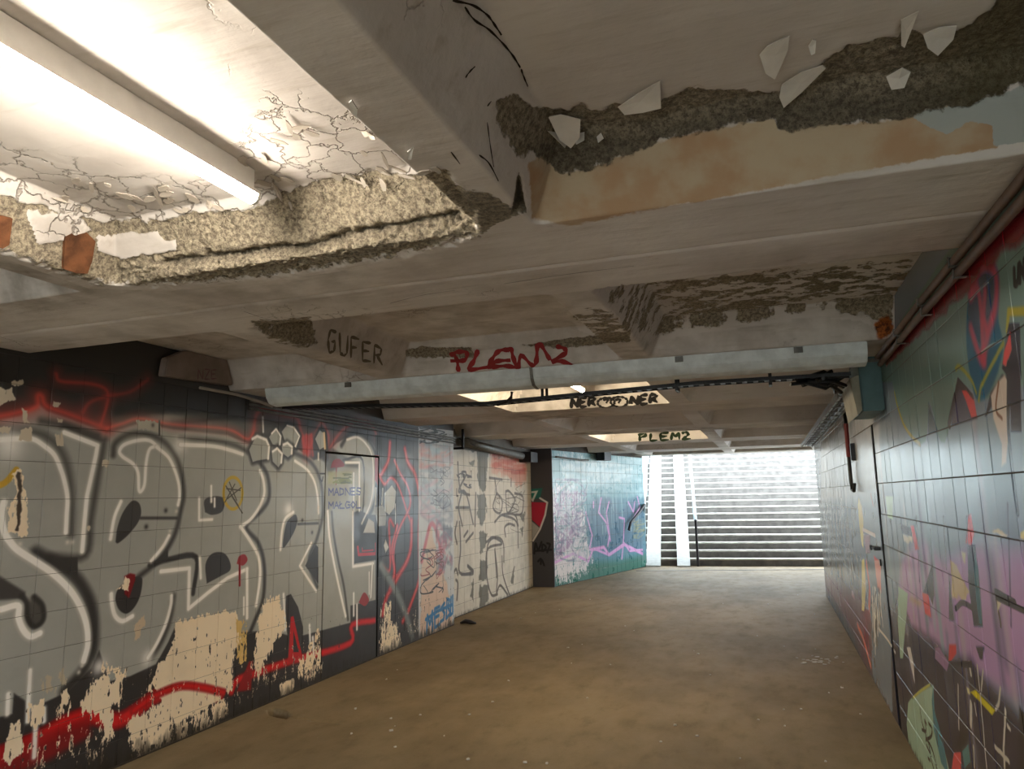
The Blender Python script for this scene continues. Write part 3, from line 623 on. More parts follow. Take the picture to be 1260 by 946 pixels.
# salmon wedges, green strips, dark stripes of the lettering
for pts in (r4((380, 170), (405, 170), (445, 350), (415, 355)), r4((825, 90), (850, 80), (872, 230), (850, 325), (812, 300)), r4((470, 690), (515, 690), (540, 880), (495, 850)), r5((680, -20), (735, -20), (738, 50), (690, 120), (675, 110)), r5((715, 815), (770, 810), (775, 1000), (690, 1000)), r5((365, 430), (395, 400), (380, 540), (362, 580)), r4((100, 400), (150, 450), (158, 690), (130, 650))): Rr.poly(pts, SAL, soft=.008)
for pts in (r4((185, -60), (245, -60), (240, 120), (200, 100)), r4((285, 640), (360, 690), (350, 850), (320, 1200), (300, 1200), (280, 900))): Rr.poly(pts, MINT, soft=.01)
for pts in (r4((830, 330), (880, 320), (910, 560), (935, 945), (870, 945), (830, 640)), r4((480, 680), (545, 480), (560, 700), (550, 780), (520, 700)), r4((680, 560), (720, 900), (680, 900)), r5((890, 0), (950, 0), (940, 95), (920, 90))): Rr.poly(pts, (44, 46, 62), soft=.01)
Rr.poly(r4((870, 320), (905, 500), (935, 945), (905, 945), (880, 700)), (70, 104, 112), soft=.01); Rr.poly(r4((690, 440), (740, 470), (830, 700), (780, 720), (705, 720)), (196, 172, 134), soft=.01, warp=.03); Rr.poly(r4((775, 370), (810, 380), (805, 470), (790, 440)), (200, 186, 160), soft=.008)
Rr.poly(r4((320, 230), (390, 250), (390, 300), (330, 290)), (206, 196, 176), soft=.01, warp=.02); Rr.poly(r4((1010, 220), (1050, 190), (1140, 250), (1100, 265)), (204, 186, 150), soft=.006, warp=.02); Rr.poly(r4((1240, 230), (1300, 220), (1300, 300), (1240, 290)), (204, 180, 110), soft=.006, warp=.02)
Rr.poly(r4((300, 160), (380, 190), (390, 250), (320, 220)), (70, 60, 80), soft=.01); Rr.poly(r4((380, 710), (470, 760), (460, 800), (370, 750)), (180, 150, 120), soft=.03, alpha=.7)
Rr.stroke(r4((730, 810), (780, 765), (850, 800)), .02, (40, 30, 44), soft=.006); Rr.stroke(r4((1040, 690), (1190, 775)), .03, (30, 24, 34), soft=.004); Rr.stroke(r4((1050, 730), (1300, 850)), .016, (30, 24, 34), soft=.004); Rr.stroke(r4((1045, 740), (1075, 900), (1080, 945)), .012, (30, 24, 34), soft=.004); Rr.poly(r4((1050, 745), (1085, 770), (1055, 840)), (200, 186, 160), soft=.006)
for s in ((840, 100, 700), (1160, 0, 945), (560, 200, 700), (450, 100, 600), (660, 100, 500)): Rr.stroke(r4((s[0] - 25, s[1]), (s[0], s[2])), .008, (60, 56, 74), soft=.01, alpha=.7)
# low mint bubble with a signature, yellow strip and scratches
Rr.poly(r5((360, 430), (400, 370), (520, 285), (560, 275), (560, 480), (620, 700), (670, 900), (700, 1050), (480, 1100), (430, 950), (370, 780), (350, 600)), MINT, soft=.01)
Rr.poly(r5((555, 300), (570, 500), (640, 760), (680, 1000), (620, 900), (560, 640), (545, 420)), (70, 124, 134), soft=.01); Rr.stroke(r5((390, 360), (470, 290), (560, 245)), .04, (44, 42, 54), soft=.02); Rr.stroke(r5((400, 390), (470, 330), (530, 290)), .012, (186, 186, 90), soft=.01)
for pts in (r5((455, 480), (470, 580), (500, 680)), r5((470, 640), (500, 650), (490, 570), (505, 600)), r5((500, 720), (540, 690), (545, 630), (520, 590)), r5((500, 700), (550, 800), (585, 945)), r5((520, 740), (540, 860), (560, 940)), r5((505, 760), (530, 820)), r5((515, 860), (530, 880))): Rr.stroke(pts, .014, (24, 24, 28), soft=.004)
Rr.poly(r5((845, 350), (880, 330), (1040, 490), (1015, 530)), (206, 190, 30), soft=.008); Rr.poly(r5((815, 310), (835, 320), (845, 370), (825, 360)), (210, 200, 150), soft=.006)
for pts, w in ((r5((1110, 480), (1100, 800)), .016), (r5((1035, 760), (1140, 890)), .018), (r5((1100, 800), (1110, 940)), .02), (r5((900, 150), (950, 700), (975, 945)), .012), (r5((945, 180), (930, 330)), .01), (r5((1075, 330), (1060, 430), (1040, 480)), .014), (r5((840, 130), (850, 200)), .03), (r5((850, 440), (850, 600)), .03), (r5((880, 440), (890, 520)), .014), (r5((750, 300), (755, 640)), .014), (r5((1130, 590), (1150, 620)), .016), (r5((870, 780), (875, 930)), .012)):
    Rr.stroke(pts, w, (190, 182, 164), soft=.006, wob=.012)
Rr.poly(r5((350, 0), (380, 0), (405, 130), (415, 290), (395, 200)), (214, 206, 196), soft=.006); Rr.poly(r5((570, 0), (600, 0), (680, 120), (660, 190), (570, 90)), (150, 112, 150), soft=.006)
Rr.poly(r5((720, 780), (800, 620), (830, 600), (820, 720), (770, 790)), (24, 22, 26), soft=.01); Rr.poly(r5((780, 800), (830, 740), (850, 900), (800, 950)), (84, 128, 128), soft=.01); Rr.poly(r5((1230, 480), (1260, 520), (1300, 620), (1300, 945), (1225, 945)), (22, 20, 22), soft=.02)
Rr.stroke(r5((680, 130), (850, 135)), .02, (24, 22, 28), soft=.006)
# far right wall
r7, r8 = crop(990, 570, 7.883), crop(990, 680, 6.757)
Rr.poly([(1010, 545), (1050, 470), (1083, 470), (1083, 610), (1010, 620)], (186, 186, 190), soft=.1, alpha=.7)
Rr.poly([(1012, 705), (1035, 720), (1060, 735), (1072, 760), (1072, 840), (1013, 735)], (100, 40, 54), soft=.08, alpha=.8); Rr.poly([(1012, 720), (1030, 745), (1050, 780), (1062, 815), (1056, 812), (1012, 738)], (48, 74, 92), soft=.06)
for pts in (r7((515, 400), (530, 330), (560, 420), (575, 560), (575, 820), (550, 760), (530, 600)), r8((475, 60), (500, 50), (512, 250), (495, 490), (475, 480))): Rr.poly(pts, (226, 210, 130), soft=.01)
Rr.poly(r8((440, 590), (520, 580), (545, 760), (555, 945), (530, 900), (480, 740)), (128, 30, 48), soft=.01); Rr.poly(r8((460, 560), (545, 430), (550, 600)), (128, 30, 48), soft=.01); Rr.stroke(r8((440, 600), (490, 720), (550, 945)), .05, (224, 140, 120), soft=.02); Rr.poly(r8((585, 60), (640, 60), (640, 340), (620, 330), (600, 200)), (222, 150, 140), soft=.01); Rr.stroke(r8((520, 100), (545, 300), (540, 450)), .08, (214, 120, 110), soft=.03)
Rr.poly(r7((580, 700), (640, 700), (640, 860), (600, 860)), (140, 80, 100), soft=.02)
for k in range(26):
    a, b = random.uniform(560, 640), random.uniform(240, 500); Rr.stroke(r8((a, b), (a + random.uniform(0, 30), b + random.uniform(60, 400))), .025, random.choice([(214, 206, 200), (230, 224, 216), (60, 54, 56)]), soft=.01, wob=.03)
for k in range(22):
    a, b = random.uniform(190, 400), random.uniform(60, 380); Rr.stroke(r8((a, b), (a + random.uniform(-5, 25), b + random.uniform(30, 130))), .06, random.choice([(206, 180, 176), (150, 70, 80), (90, 50, 70), (170, 176, 180), (70, 90, 110)]), soft=.03, alpha=.7)
for k in range(30):
    a, b = random.uniform(150, 470), random.uniform(0, 900); Rr.stroke(r7((a, b), (a + 4, b + random.uniform(60, 300))), .06, random.choice([(170, 176, 190), (96, 104, 124), (200, 200, 204), (120, 110, 130)]), soft=.04, alpha=.5)
Rr.stroke(r7((570, 640), (690, 700)), .03, (220, 210, 206)); Rr.stroke(r8((620, 630), (700, 730), (755, 830)), .02, (220, 212, 204))
for c in (r7((590, 470)), r7((675, 515)), r7((705, 775)), r7((630, 740)), r8((670, 450)), r8((615, 395)), r8((640, 100))): Rr.glow(c[0], .02, (20, 18, 20), .9)
Rr.stroke(r7((690, 320), (690, 390)), .04, (30, 24, 30), soft=.01); Rr.stroke(r7((650, 310), (670, 400)), .03, (150, 110, 120), soft=.01)
win = (0, Rr.w, 0, 60); Rr.mix(win, np.clip((.05 - Rr.V[:60] + .06 * Rr.nv[:60]) / .1, 0, .7), (44, 38, 34))
Rr.img[:] = np.clip(Rr.img * 1.06, 0, 1)
M['wall_right'] = mat_wall('right_wall_tile_paint', Rr, (0, 0), (0, 1), .20, .5, .05, .003, .05)

# ================================================================== STRUCTURE
def part_at(o, parent): o.parent = parent; o.matrix_parent_inverse = Matrix.Translation(parent.location).inverted(); return o
def Hc(x, y):
    """underside of the coffered slabs"""
    k = np.floor((y - SEAM) / PL); yl = y - (SEAM + k * PL)
    cxm = -1.625 + np.round((x + 1.625) / 1.77) * 1.77
    hx, hy = .795, (PL - .42 - .37) / 2
    r = .035
    qx = np.abs(x - cxm) - hx + r; qy = np.abs(yl - (.37 + hy)) - hy + r
    d = -(np.hypot(np.maximum(qx, 0), np.maximum(qy, 0)) + np.minimum(np.maximum(qx, qy), 0) - r)
    t = np.clip(d / .125, 0, 1)
    z = ZB + DEP * np.clip(t, 0, 1)
    ds = np.minimum(yl, PL - yl)
    return z + .012 * np.exp(-(ds / .008) ** 2)
def hit_ceiling(px, py, t0=.5):
    d = ray(px, py); t = np.arange(t0, 16, .01)
    P = CAM + d * t[:, None]
    g = P[:, 2] - Hc(P[:, 0], P[:, 1]); i = int(np.argmax(g > 0))
    a, b = t[i - 1], t[i]
    for _ in range(20):
        m = (a + b) / 2; p = CAM + d * m
        if p[2] - float(Hc(np.array([p[0]]), np.array([p[1]]))[0]) > 0: b = m
        else: a = m
    return CAM + d * a
def ceil_normal(p):
    e = .004; f = lambda x, y: float(Hc(np.array([x]), np.array([y]))[0])
    n = np.array([(f(p[0] + e, p[1]) - f(p[0] - e, p[1])) / (2 * e), (f(p[0], p[1] + e) - f(p[0], p[1] - e)) / (2 * e), -1.0])
    return n / np.linalg.norm(n)

# --- ceiling material
def mat_ceiling():
    t = NT('peeling_ceiling_paint'); p = t.pos()
    z1 = t.n('ShaderNodeAttribute', attribute_name='zone'); z2 = t.n('ShaderNodeAttribute', attribute_name='zone2')
    s1 = t.n('ShaderNodeSeparateColor', i_0=z1.outputs['Color']).outputs; s2 = t.n('ShaderNodeSeparateColor', i_0=z2.outputs['Color']).outputs
    edge = t.math('MULTIPLY', t.math('SUBTRACT', t.noise(p, 22., 6, .65), .5), .9)
    def thr(s, w=.06, e=edge): return t.ramp(t.math('ADD', s, e), .5 - w, .5 + w)
    ex, orange, pale, rust = thr(s1[0]), thr(s1[1], .12), thr(s2[0]), thr(s2[1], .2)
    streak = t.noise(t.scaled(p, (1.2, 9., 9.)), 2.2, 5, .6)
    big = t.noise(p, 1.3, 4)
    paint = t.mix(t.ramp(big, .3, .7), srgb((204, 197, 192)), srgb((228, 223, 219)))
    paint = t.mix(t.math('MULTIPLY', t.ramp(streak, .52, .8), .42), paint, srgb((150, 136, 116)))
    paint = t.mix(t.math('MULTIPLY', t.ramp(t.noise(p, 4.5, 6, .7), .62, .72), .35), paint, srgb((104, 92, 80)))
    org = t.mix(t.ramp(t.noise(p, 7., 4), .35, .65), srgb((182, 151, 120)), srgb((192, 175, 150)))
    paint = t.mix(orange, paint, org)
    paint = t.mix(pale, paint, srgb((176, 182, 180)))
    vo = t.n('ShaderNodeTexVoronoi', feature='DISTANCE_TO_EDGE', i_Scale=7.5)
    warp = t.n('ShaderNodeVectorMath', operation='ADD', i_0=p); wn = t.scaled(t.noise(p, 9., 4, .6, True), (.16, .16, .16)); t.set(warp.inputs[1], wn); t.set(vo.inputs['Vector'], warp.outputs[0])
    crk = t.math('MULTIPLY', t.math('SUBTRACT', 1., t.ramp(vo.outputs['Distance'], .0, .035)), t.ramp(t.math('ADD', s1[2], t.math('MULTIPLY', t.math('SUBTRACT', t.noise(p, 3., 3), .5), .8)), .35, .6))
    paint = t.mix(t.math('MULTIPLY', crk, .6), paint, srgb((112, 100, 84)))
    grain = t.noise(p, 60., 6, .75); grit = t.noise(p, 150., 3, .7)
    conc = t.mix(t.ramp(grain, .35, .65), srgb((112, 102, 90)), srgb((196, 184, 160)))
    conc = t.mix(t.ramp(grit, .55, .72), conc, srgb((84, 74, 64)))
    conc = t.mix(t.math('MULTIPLY', z1.outputs['Alpha'], .85), conc, srgb((58, 54, 48)))
    conc = t.mix(t.math('MULTIPLY', s2[2], .8), conc, srgb((84, 78, 50)))
    col = t.mix(ex, paint, conc)
    col = t.mix(t.math('MULTIPLY', t.math('MULTIPLY', z2.outputs['Alpha'], t.ramp(t.noise(p, 6., 5), .3, .7)), .8), col, srgb((96, 82, 62)))
    col = t.mix(rust, col, t.mix(t.ramp(t.noise(p, 30., 5, .7), .35, .6), srgb((84, 46, 28)), srgb((178, 98, 44))))
    h = t.math('ADD', t.math('MULTIPLY', t.math('SUBTRACT', 1., ex), 1.2), t.math('MULTIPLY', ex, t.math('ADD', t.math('MULTIPLY', grain, .9), t.math('MULTIPLY', grit, .6))))
    h = t.math('SUBTRACT', h, t.math('MULTIPLY', crk, .7))
    h = t.math('ADD', h, t.math('ADD', t.math('MULTIPLY', t.noise(p, 10., 4), .5), t.math('MULTIPLY', streak, .35)))
    return t.out(col, .82, t.bump(h, .9, .010), None, .3)
M['ceiling'] = mat_ceiling()

# exposed patches, traced from what the photo shows, stored as fields on the slab's vertices
BAND_B = [(613, 125), (640, 120), (655, 135), (690, 135), (700, 138), (715, 130), (735, 140), (760, 130), (790, 135), (812, 128), (850, 110), (900, 112), (960, 115), (985, 100), (1010, 80), (1027, 68), (1070, 52), (1108, 46), (1110, 35), (1150, 50), (1180, 40), (1220, 15), (1232, -5), (1330, -60), (1330, 90),
          (1260, 108), (1225, 120), (1180, 135), (1130, 142), (1090, 150), (1010, 155), (975, 162), (957, 158), (953, 145), (905, 152), (830, 170), (800, 180), (770, 195), (730, 208), (700, 215), (680, 210), (668, 200), (655, 192), (640, 195), (625, 175), (612, 155)]
BAND_DK = [(640, 185), (700, 175), (800, 165), (950, 125), (1100, 120), (1240, 100), (1240, 130), (1100, 158), (960, 168), (800, 195), (700, 225), (660, 205)]
ORANGE = [(650, 200), (668, 195), (690, 215), (730, 208), (800, 180), (830, 170), (953, 145), (958, 160), (1010, 155), (1090, 150), (1225, 120), (1228, 182), (1157, 193), (1014, 218), (900, 241), (830, 252), (700, 278), (655, 268)]
PALE = [(1120, 142), (1180, 133), (1290, 100), (1290, 170), (1224, 180), (1222, 152), (1195, 150), (1165, 165), (1150, 160)]
BAND_A = [(-60, 250), (0, 240), (70, 262), (130, 275), (200, 272), (250, 262), (310, 262), (345, 240), (400, 222), (460, 212), (500, 218), (548, 212), (584, 258), (590, 290), (500, 312), (330, 340), (200, 350), (110, 347), (0, 308), (-60, 290)]
ISL_A = [[(30, 260), (95, 265), (115, 285), (60, 303), (45, 305)], [(118, 292), (190, 285), (220, 310), (150, 320), (120, 312)], [(155, 300), (215, 295), (220, 308), (165, 315)]]
CRACK_A = [(-60, 150), (0, 190), (120, 215), (240, 225), (300, 180), (330, 120), (420, 120), (560, 215), (545, 240), (400, 250), (250, 280), (100, 280), (-60, 270)]
GROOVE = [(205, 328), (290, 319), (380, 309), (440, 292), (480, 286), (530, 276), (562, 272)]
C2_EX = [(735, 362), (760, 346), (800, 344), (976, 328), (1120, 318), (1195, 312), (1150, 380), (1090, 405), (1060, 392), (1000, 386), (930, 398), (880, 404), (830, 412), (800, 418), (770, 400)]
C1_EX = [(700, 385), (730, 372), (790, 400), (775, 412), (740, 415), (715, 405)]
C2_OL = [(895, 345), (1000, 335), (1120, 325), (1100, 365), (990, 375), (910, 365)]
STRIP = [(498, 432), (520, 426), (580, 428), (585, 440), (500, 440)]
STRIP2 = [(640, 425), (690, 418), (775, 408), (775, 420), (700, 428)]
RUSTC = [(1075, 398), (1092, 388), (1102, 405), (1092, 416), (1080, 418)]
RUSTC2 = [(1100, 340), (1165, 320), (1190, 325), (1110, 400), (1090, 390)]
GUF_DK = [(300, 392), (335, 390), (385, 388), (395, 425), (370, 430), (330, 420)]
CROSS = [(540, 238), (560, 232), (600, 236), (622, 250), (640, 264), (612, 276), (590, 290), (578, 262)]
HOLE = [(630, 264), (634, 236), (638, 210), (643, 238), (648, 262)]
SMUDGE = [(-60, 285), (0, 304), (60, 325), (112, 347), (128, 366), (60, 380), (-60, 395)]
CHIPS_A = [[(545, 238), (560, 250), (580, 262), (584, 275), (570, 268), (552, 252)], [(440, 250), (500, 262), (470, 275), (420, 280)]]
def sfield(X, Y, poly, k): return np.clip(.5 + poly_sd(X, Y, poly) / k, 0, 1)
def slab(k, xs, ys, detail):
    GX, GY = np.meshgrid(xs, ys); x, y = GX.ravel(), GY.ravel(); z = Hc(x, y)
    z = z + (.002 if detail else .0006) * fbm(x * 6, y * 6, 5, 3)
    n = len(x); z1 = np.zeros((n, 4)); z2 = np.zeros((n, 4))
    f = .5 + .5 * fbm(x * 1.1 + 3, y * 1.4, 90, 3)
    z1[:, 2] = np.clip(f - .35, 0, 1); z2[:, 3] = np.clip(fbm(x * .9, y * 1.3, 60, 3) * 1.2, 0, .8)
    if detail:
        PX, PY, W = proj(np.stack([x, y, z], 1)); ok = W > .3
        PX = np.where(ok, PX, -9e3); PY = np.where(ok, PY, -9e3)
        sp = (z - y) * 1.0; nz = fbm(x * 30, sp * 30, 11, 4) if k == -1 else fbm(x * 13, y * 20 + z * 14, 11, 4); nf = fbm(x * 85, sp * 85, 19, 3)
        if k == -1:
            b = sfield(PX, PY, BAND_B, 22); a = sfield(PX, PY, BAND_A, 26)
            isl = np.max([sfield(PX, PY, q, 16) for q in ISL_A], 0)
            a = np.where(isl > .5, np.minimum(a, 1 - isl), a)
            z1[:, 0] = np.maximum(b, a); z1[:, 1] = sfield(PX, PY, ORANGE, 14)
            z1[:, 3] = np.where(b > .3, .28 + .45 * sfield(PX, PY, BAND_DK, 25), 0)
            cx_ = sfield(PX, PY, CROSS, 14); ho = sfield(PX, PY, HOLE, 8)
            z1[:, 0] = np.maximum(z1[:, 0], np.maximum(cx_ * .9, ho)); z1[:, 3] = np.maximum(z1[:, 3], np.maximum(.45 * cx_, 1.15 * ho))
            z = z + .03 * smooth(.4, .8, ho); z2[:, 3] = np.maximum(z2[:, 3], 1.3 * sfield(PX, PY, SMUDGE, 30))
            z2[:, 0] = sfield(PX, PY, PALE, 14); z2[:, 2] = np.where(b > .3, np.clip((PX - 1100) / 160, 0, .7), 0)
            z1[:, 2] = np.maximum(z1[:, 2], 1.1 * sfield(PX, PY, CRACK_A, 80)); z1[:, 2] = np.where((PX > 590) | (z < ZB + .06), z1[:, 2] * .2, z1[:, 2])
            z2[:, 3] = np.where((a > .2) | (b > .2), 0, z2[:, 3] * .6)
            depth = smooth(.3, .7, np.maximum(a, b) + .35 * nz)
            z = z + depth * (.012 + .006 * nz + .004 * nf)
            g = np.exp(-(line_d(PX, PY + 4 * nz, GROOVE) / 6.) ** 2)
            z = z + g * .030 * (PX < 575) * (PX > 195)
            lip = a * (PY > np.interp(PX, [q[0] for q in GROOVE], [q[1] for q in GROOVE])) * (PX > 150) * smooth(1.95, 2.03, y)
            z = z + lip * (.004 * nz + .005 * nf - .004); y = y + lip * (.018 * nf + .010 * nz - .006)
            z1[:, 3] = np.maximum(z1[:, 3], .6 * g * (PX > 195))  # the groove's shadow is also put into the concrete colour
            y = y + np.where(depth > .5, .009 * nf, 0); y = y + g * .03 * (PX < 575) * (PX > 195)
        elif k == 0:
            e = np.maximum(sfield(PX, PY, C2_EX, 16), sfield(PX, PY, C1_EX, 12)); st = np.maximum(sfield(PX, PY, STRIP, 12), sfield(PX, PY, STRIP2, 10))
            gf = sfield(PX, PY, GUF_DK, 14)
            patchy = np.clip(e * (.52 + .55 * nz), 0, 1)
            z1[:, 0] = np.maximum(np.maximum(patchy, st), gf * .66); z1[:, 3] = np.where(e > .3, .12, .25); z2[:, 2] = sfield(PX, PY, C2_OL, 30) * .45
            z2[:, 1] = np.maximum(sfield(PX, PY, RUSTC, 10), .42 * sfield(PX, PY, RUSTC2, 30))
            z = z + smooth(.4, .7, z1[:, 0] + .3 * nz) * (.006 + .005 * nf); z2[:, 3] = np.where(e > .3, .1, np.maximum(z2[:, 3], .4 * (y > 2.9)))
    nx, ny = len(xs), len(ys)
    me = bpy.data.meshes.new('ceiling_slab')
    co = np.stack([x, y, z], 1)
    i = np.arange((ny - 1) * nx).reshape(ny - 1, nx)[:, :-1].ravel()
    quads = np.stack([i, i + nx, i + nx + 1, i + 1], 1)           # faces look down
    me.vertices.add(n); me.vertices.foreach_set('co', co.astype(np.float32).ravel())
    me.loops.add(len(quads) * 4); me.loops.foreach_set('vertex_index', quads.astype(np.int32).ravel())
    me.polygons.add(len(quads)); me.polygons.foreach_set('loop_start', np.arange(0, len(quads) * 4, 4, dtype=np.int32)); me.polygons.foreach_set('use_smooth', np.full(len(quads), bool(detail)))
    me.update(calc_edges=True); me.validate()
    for nm, d in (('zone', z1), ('zone2', z2)):
        at = me.attributes.new(nm, 'FLOAT_COLOR', 'POINT'); at.data.foreach_set('color', d.astype(np.float32).ravel())
    o = link('ceiling_slab', me, M['ceiling'], ceiling)
    return o
ceiling = one('ceiling', lambda m: (m.box((-4.5, -2.33, ZB + DEP + .04), (1.3, 12.62, 3.0)), m.box((-4.5, 12.62, ZB + DEP + .04), (4.6, 16.35, 3.0))), M['wall_plain'])
tag(ceiling, 'coffered concrete ceiling of the underpass with peeling cream paint', 'ceiling', kind='structure')
lin = np.linspace
XF = np.concatenate([lin(-4.4, -2.62, 40), lin(-2.60, .80, 560), lin(.82, 1.2, 8)])
slab(-1, XF, np.concatenate([lin(SEAM - PL + .001, .8, 30), lin(.812, 1.86, 88), lin(1.8645, 2.2, 78), lin(2.21, SEAM - .001, 30)]), True)
slab(0, np.concatenate([lin(-4.4, .80, 470), lin(.82, 1.2, 8)]), np.concatenate([lin(SEAM + .001, 2.85, 24), lin(2.86, 4.2, 80), lin(4.212, 4.6, 70), lin(4.61, SEAM + PL - .001, 30)]), True)
def breaks(cof, lo, hi):
    s = {lo, hi}
    for a, b in cof: s |= {a, a + .012, a + .03, a + .06, a + .095, a + .125, a + .14, b, b - .012, b - .03, b - .06, b - .095, b - .125, b - .14}
    s = sorted(q for q in s if lo <= q <= hi); out = []
    for a, b in zip(s[:-1], s[1:]): n = max(1, int((b - a) / .12)); out += [a + (b - a) * i / n for i in range(n)]
    return np.array(out + [s[-1]])
for k in (-2, 1, 2, 3, 4, 5):
    y0, y1 = max(-2.33, SEAM + k * PL + .001), min(SEAM + (k + 1) * PL - .001, 16.35)
    x1 = 1.2 if k < 4 else 4.4
    slab(k, breaks([(c - .795, c + .795) for c in (-3.395, -1.625, .145, 1.915, 3.685)], -4.4, x1), breaks([(SEAM + k * PL + .37, SEAM + (k + 1) * PL - .42)], y0, y1), False)

# --- floor
def mat_floor():
    t = NT('worn_brown_concrete_floor'); p = t.pos()
    big = t.noise(t.scaled(p, (1., .6, 1.)), 1.1, 5, .6); med = t.noise(t.scaled(p, (1.6, .8, 1.)), 4., 6, .65); fine = t.noise(p, 60., 4, .7)
    c = t.mix(t.ramp(big, .32, .68), srgb((114, 98, 73)), srgb((136, 119, 92)))
    c = t.mix(t.math('MULTIPLY', t.ramp(med, .5, .78), .4), c, srgb((84, 71, 54)))
    c = t.mix(t.math('MULTIPLY', t.ramp(fine, .55, .75), .35), c, srgb((72, 62, 48)))
    c = t.mix(t.math('MULTIPLY', t.ramp(t.noise(p, 130., 2, .6), .70, .76), .5), c, srgb((196, 186, 168)))
    r = t.math('ADD', t.math('MULTIPLY', t.ramp(med, .3, .7), .14), .6)
    return t.out(c, r, t.bump(t.math('ADD', t.math('MULTIPLY', fine, .4), med), .25, .005), None, .22)
M['floor'] = mat_floor()
fx = np.concatenate([lin(-4.4, -3.95, 6), lin(-3.93, -3.3, 64), lin(-3.25, 5.0, 100)]); fy = np.concatenate([lin(-13.2, 4.7, 120), lin(4.71, 5.15, 46), lin(5.2, 19.3, 120)])
GX, GY = np.meshgrid(fx, fy); x, y = GX.ravel(), GY.ravel()
z = .003 * fbm(x * 1.6, y * 1.6, 8, 3)
hp = np.array([onZ(*q, 0)[:2] for q in ((329, 873), (338, 871), (350, 874), (358, 879), (352, 884), (340, 882), (331, 879))])
z = z - .10 * smooth(-.008, .02, poly_sd(x + .012 * fbm(x * 40, y * 40, 2, 2), y, hp))
crk = np.array([onZ(*q, 0)[:2] for q in ((356, 881), (365, 883), (380, 885), (396, 887), (412, 889))])
z = z - .014 * np.exp(-(line_d(x, y + .02 * fbm(x * 20, y * 20, 4, 2), crk) / .012) ** 2)
me = bpy.data.meshes.new('floor'); nx, ny = len(fx), len(fy)
i = np.arange((ny - 1) * nx).reshape(ny - 1, nx)[:, :-1].ravel()
me.from_pydata(np.stack([x, y, z], 1).tolist(), [], np.stack([i, i + 1, i + nx + 1, i + nx], 1).tolist()); me.update()
floor = link('floor', me, M['floor'], None, True)
tag(floor, 'worn brown concrete floor of the underpass', 'floor', kind='structure')
def strip(m):                                            # drainage slot across the foot of the stairs
    a, b = onZ(783, 702.5, 0), onZ(1060, 700.6, 0); d = b - a; d /= np.linalg.norm(d); n = np.array([-d[1], d[0], 0])
    m.box((0, 0, -.02), (5.2, .05, .006), (d, n, np.array([0, 0, 1.])), a)
one('drain_slot', strip, M['rail_dark'], floor)

# --- tiled walls
_tm = {}
def tile_mesh(w, h, gap):
    key = (round(w, 3), round(h, 3), gap)
    if key not in _tm:
        b, th = .0014, .012; W, Hh = w / 2 - gap / 2, h / 2 - gap / 2
        v = [(sx * W, 0 - .0, sz * Hh) for sx, sz in ((-1, -1), (1, -1), (1, 1), (-1, 1))]
        back = [(p[0], -th, p[2]) for p in v]; mid = [(p[0], -b, p[2]) for p in v]
        front = [(p[0] - b * (1 if p[0] > 0 else -1), 0, p[2] - b * (1 if p[2] > 0 else -1)) for p in v]
        f = [(8, 9, 10, 11)]
        for q in range(4):
            r = (q + 1) % 4; f += [(q, r, 4 + r, 4 + q), (4 + q, 4 + r, 8 + r, 8 + q)]
        me = bpy.data.meshes.new('tile'); me.from_pydata(back + mid + front, [], f)
        bm = bmesh.new(); bm.from_mesh(me); bmesh.ops.recalc_face_normals(bm, faces=bm.faces); bm.to_mesh(me); bm.free()
        _tm[key] = me
    return _tm[key]
def tiles(parent, mat, o, du, nrm, u0, u1, vl, pitch, phase, skip=None, limit=295, gap=.004, cuts=()):
    """one object for each tile; o + u*du is the wall line, nrm points into the room"""
    us = [u0] + [phase + pitch * i for i in range(-80, 200) if u0 + .03 < phase + pitch * i < u1 - .03 and all(abs(phase + pitch * i - c) > .035 for c in cuts)] + [u1]; us = sorted(us + list(cuts))
    lst = []
    for a, b in zip(us[:-1], us[1:]):
        for c, d in zip(vl[:-1], vl[1:]):
            if skip and skip((a + b) / 2, (c + d) / 2): continue
            P = np.array([[o[0] + q * du[0], o[1] + q * du[1], e] for q, e in ((a, c), (b, c), (b, d), (a, d))])
            X, Y, W = proj(P)
            ar = abs(sum(X[i] * Y[(i + 1) % 4] - X[(i + 1) % 4] * Y[i] for i in range(4))) if (W > .2).all() else 0
            if ar and (X.max() < 0 or X.min() > IW or Y.max() < 0 or Y.min() > IH): ar *= .01
            lst.append((ar, a, b, c, d))
    lst.sort(reverse=True)
    D = np.array([du[0], du[1], 0.]); Nn = np.array([nrm[0], nrm[1], 0.]); up = np.array([0, 0, 1.])
    if np.cross(D, Nn) @ up < 0: D = -D
    rest = MB()
    for i, (ar, a, b, c, d) in enumerate(lst):
        me = tile_mesh(b - a, d - c, gap)
        p = np.array([o[0] + (a + b) / 2 * du[0], o[1] + (a + b) / 2 * du[1], (c + d) / 2])
        mt = Matrix(((D[0], Nn[0], 0, p[0]), (D[1], Nn[1], 0, p[1]), (D[2], Nn[2], 1, p[2]), (0, 0, 0, 1)))
        mt = mt @ Matrix.Rotation(random.gauss(0, .004), 4, 'Z') @ Matrix.Rotation(random.gauss(0, .003), 4, 'X') @ Matrix.Translation((0, random.uniform(-.0012, .0008), 0))
        if i < limit:
            if not me.materials: me.materials.append(None)
            t = bpy.data.objects.new('tile', me); C.objects.link(t); t.parent = parent; t.matrix_world = mt
            t.material_slots[0].link = 'OBJECT'; t.material_slots[0].material = mat
        else:
            rest.add([tuple(mt @ v.co) for v in me.vertices], [tuple(q.vertices) for q in me.polygons])
    if rest.v:
        r = rest.build('tile_field', mat, parent); r['kind'] = 'stuff'
def wall(name, a, b, mat, label):
    w = one(name, lambda m: m.box(a, b), mat); tag(w, label, 'wall', kind='structure'); return w
ROW = .2125
